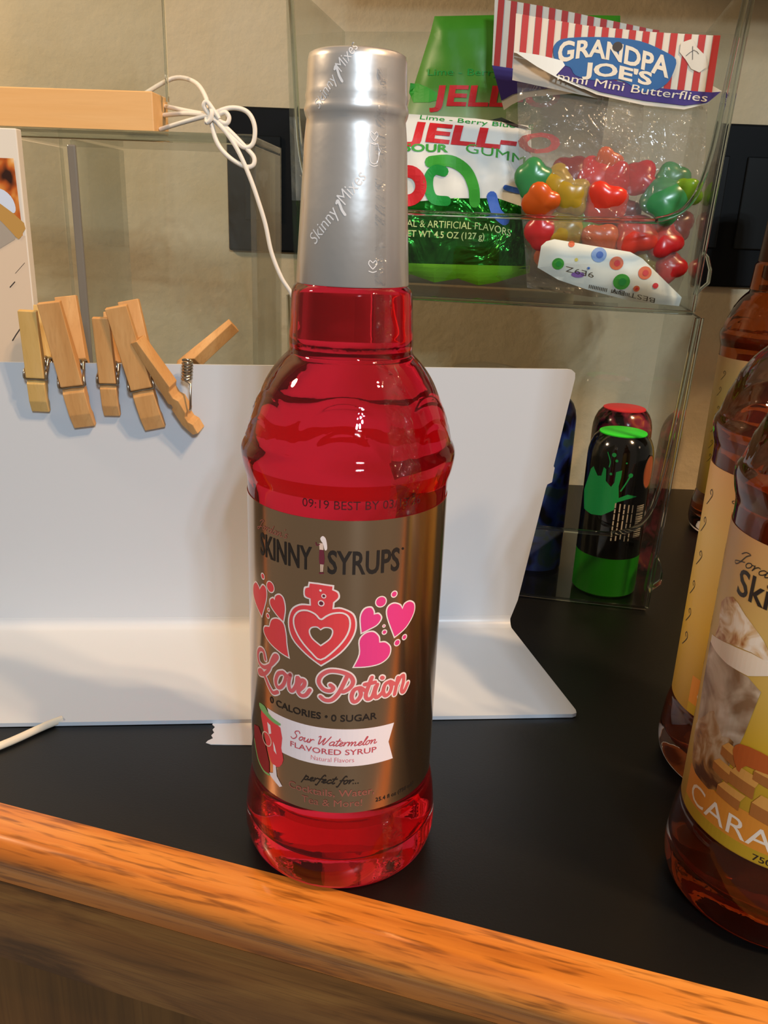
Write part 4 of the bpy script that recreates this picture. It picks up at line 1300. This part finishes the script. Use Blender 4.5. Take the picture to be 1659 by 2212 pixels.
bl = lambda x, y: (x, y + 340.4 - (x + 97) * .155 + .00032 * (x + 97) ** 2)
Flat().text('mmi Mini Butterflies', -97, -6.5, 0, 4.4, 0, .15, bl).finish('name_lettering', 'logo_cream', o, f, .9, 4, sh)
Flat().disc(-62.7, 358.9, 3.0, 2.6).finish('hang_hole', 'print_dark', o, f, 1.1, None, sh)
Flat().poly([(-26, 361), (-20, 363), (-17, 359), (-11, 354), (-9, 348), (-13, 345), (-18, 347), (-22, 352), (-26, 356)]).finish('torn_patch', 'card_white', o, f, .6, None, sh)
Flat().ribbon([(-22, 354), (-18, 357), (-15, 355)], .3, 2).ribbon([(-19, 359), (-18, 352)], .3, 2).finish('torn_marks', 'print_dark', o, f, .8, None, sh)
fl = Flat().poly([(-125, 355.4), (-110, 353.5), (-95, 350.6), (-93, 348), (-98, 342.4), (-84, 337), (-80, 335), (-97, 341), (-110, 347)])
fl.finish('curled_flap', 'bag_white', o, lambda x, z, o_: f(x, z, 2.0 + 1.5 * math.sin((x + 125) / 45 * PI)), 0, 4, sh)
Flat().text('g)', -71.5, -67.5, 329.6, 1.6, 0).finish('weight_lettering', 'print_dark', o, f, .6, None, sh)
bagloop = [(-122, 340), (-72, 334), (-30, 333), (-4.5, 333), (-1, 300), (-.5, 270), (-3, 225), (-6, 212), (-60, 210), (-104, 214), (-108, 240), (-112.5, 263), (-117.6, 302)]
pillow(bagloop, 37, 12, 'front_film', 'bag_film', t, sh, True, 5, 14)

# the gummies, each one a thing
def gummy_mesh(seed):
    rnd = random.Random(seed)
    bm = bmesh.new()
    n, m_ = 28, 5
    def outline(a):
        return .80 + .20 * abs(math.cos(2 * a + .3)) ** 1.2 - .10 * math.cos(a) + .06 * math.sin(3 * a + seed)
    rows = []
    for lev in range(-m_, m_ + 1):
        fz = lev / m_
        k = math.sqrt(max(0, 1 - fz * fz)) * .9 + .1 * (1 - abs(fz))
        if abs(lev) == m_:
            rows.append([bm.verts.new((0, 0, fz * .42))])
        else:
            rows.append([bm.verts.new((math.cos(2 * PI * i / n) * outline(2 * PI * i / n) * k, math.sin(2 * PI * i / n) * outline(2 * PI * i / n) * k, fz * .42 + .05 * math.cos(4 * PI * i / n) * k)) for i in range(n)])
    for A, Bv in zip(rows, rows[1:]):
        for i in range(n):
            j = (i + 1) % n
            if len(A) == 1:
                bm.faces.new((A[0], Bv[j], Bv[i]))
            elif len(Bv) == 1:
                bm.faces.new((A[i], A[j], Bv[0]))
            else:
                bm.faces.new((A[i], A[j], Bv[j], Bv[i]))
    bmesh.ops.recalc_face_normals(bm, faces=bm.faces)
    return bm
GL = [('green', -106, 284, 31, 11, 'tall green gummy at the upper left of the pile'), ('yellow', -92, 282, 31, 9, 'yellow gummy beside the tall green one'),
      ('orange', -98.5, 269, 30, 11, 'orange gummy at the left edge of the pile'), ('yellow', -80, 272, 30, 10.5, 'yellow gummy in the middle left of the pile'),
      ('red_orange', -58, 270, 30, 12.5, 'shiny red orange gummy in the middle of the pile'), ('dark_red', -81, 288, 40, 10, 'dark red gummy showing dimly at the upper left'),
      ('orange', -61, 294, 38, 8, 'orange gummy tip on top of the pile'), ('red', -68, 287, 36, 10, 'red gummy below the orange tip, left'),
      ('red', -54, 284, 35, 10, 'red gummy below the orange tip, centre'), ('red', -38, 285, 37, 10, 'red gummy below the top, right'),
      ('green', -24, 272, 31, 12.5, 'large green gummy at the right of the pile'), ('green', -20, 285, 37, 9, 'green gummy at the upper right'),
      ('lime', -9, 278, 32, 8.5, 'lime gummy at the right edge of the pile'), ('red', -98, 252, 31, 10, 'red gummy low at the left behind the rim'),
      ('yellow', -84, 250, 32, 11, 'yellow gummy low at the left behind the rim'), ('lime', -72, 258, 36, 11, 'pale lime gummy behind the bin rim'),
      ('red_orange', -38, 252, 32, 12, 'red orange gummy low behind the rim, right of centre'), ('red', -20, 248, 33, 11, 'red gummy low at the right behind the rim'),
      ('orange', -58, 245, 33, 11, 'orange gummy low in the middle above the dotted wrapper'), ('dark_red', -46, 262, 40, 11, 'dark red gummy deep in the middle'),
      ('orange', -90, 236, 38, 10, 'orange gummy at the bottom left behind the dotted wrapper'), ('yellow', -30, 236, 38, 11, 'yellow gummy at the bottom right behind the dotted wrapper'),
      ('dark_red', -12, 258, 40, 9, 'dark red gummy at the far right below the lime one'), ('red', -14, 232, 36, 9, 'red gummy at the bottom right corner')]
for i, (c_, x, z, y, r, lb_) in enumerate(GL):
    bm = gummy_mesh(i)
    rnd = random.Random(i + 50)
    M = Matrix.Rotation(PI / 2 + rnd.uniform(-.5, .5), 4, 'X') @ Matrix.Rotation(rnd.uniform(0, 6.28), 4, 'Z')
    bmesh.ops.transform(bm, matrix=Matrix.Scale(r * .00125, 4) @ M, verts=bm.verts)
    o = link_mesh('gummy_butterfly', bm, GUM[c_], None, None, 180)
    o.location = tray_w(x * .001, y * .001, z * .001)
    o.rotation_euler = (0, 0, TR)
    tag(o, lb_, 'gummy candy', 'gummies in the clear bag')

# white dotted wrapper lying in front
t, sh = tray_thing('candy_wrapper', 'crumpled white wrapper with coloured dots at the bin front', 'wrapper', -.055, .012, .2075)
loop = [(-97, 242), (-94, 245), (-89, 246.5), (-65, 243.5), (-41, 240.7), (-33, 237), (-5.6, 214.5), (-6.5, 209), (-35, 210.2), (-65, 216.3), (-84, 221.5), (-98, 228.5)]
o, fm = pillow(loop, 14, 5, 'front_film', 'bag_white', t, sh, True, 4, 10)
wp = lambda fl, nm, mt, off=.3: fl.finish(nm, mt, o, fm, off, 4, sh, 4)
for x, z, r, a, b in ((-60.2, 238.2, 4.8, 'print_light_blue', 'print_blue'), (-48.8, 233.6, 4.3, 'print_orange', 'print_red'), (-44.3, 222.4, 5.2, 'print_green', 'print_deep_green'), (-85.2, 231.6, 3.8, 'print_green', 'print_deep_green'),
                      (-30.5, 228.5, 4.2, 'print_orange', 'print_red'), (-78, 244, 2.0, 'print_orange', 'print_orange'), (-34.5, 218.6, 2.0, 'print_orange', 'print_red'), (-23, 221, 1.8, 'print_red', 'print_red'), (-65.8, 229.8, 1.0, 'print_light_blue', 'print_blue')):
    wp(Flat().disc(x, z, r, r * .95), 'dot_print', a)
    wp(Flat().disc(x + r * .1, z, r * .45), 'dot_centre', b, .45)
wp(Flat().disc(-72, 225.4, 4.2, 1.8), 'dot_print', 'print_violet')
wp(Flat().disc(-74, 234.6, 1.1), 'dot_print', 'print_yellow')
def flip(cx, cz):
    return lambda x, y: (2 * cx - x, 2 * cz - y - (2 * cx - x - cx) * .18)
wp(Flat().text('9E9Z', -80, -62, 226, 3.2, -.01, 0, flip(-71, 227.4)), 'stamped_lettering', 'print_dark', .5)
wp(Flat().text('BEST BY', -50, -22, 213.5, 3.0, -.01, 0, flip(-36, 214.6)), 'stamped_lettering', 'print_dark', .5)
fl = Flat()
for k in range(24):
    x = -64 + k * 1.1
    if k not in (11, 12):
        z = 217.4 - (x + 64) * .16
        fl.quad((x, z), (x + .45, z), (x + .45, z + 2.2), (x, z + 2.2))
wp(fl, 'stamped_ticks', 'print_dark', .5)
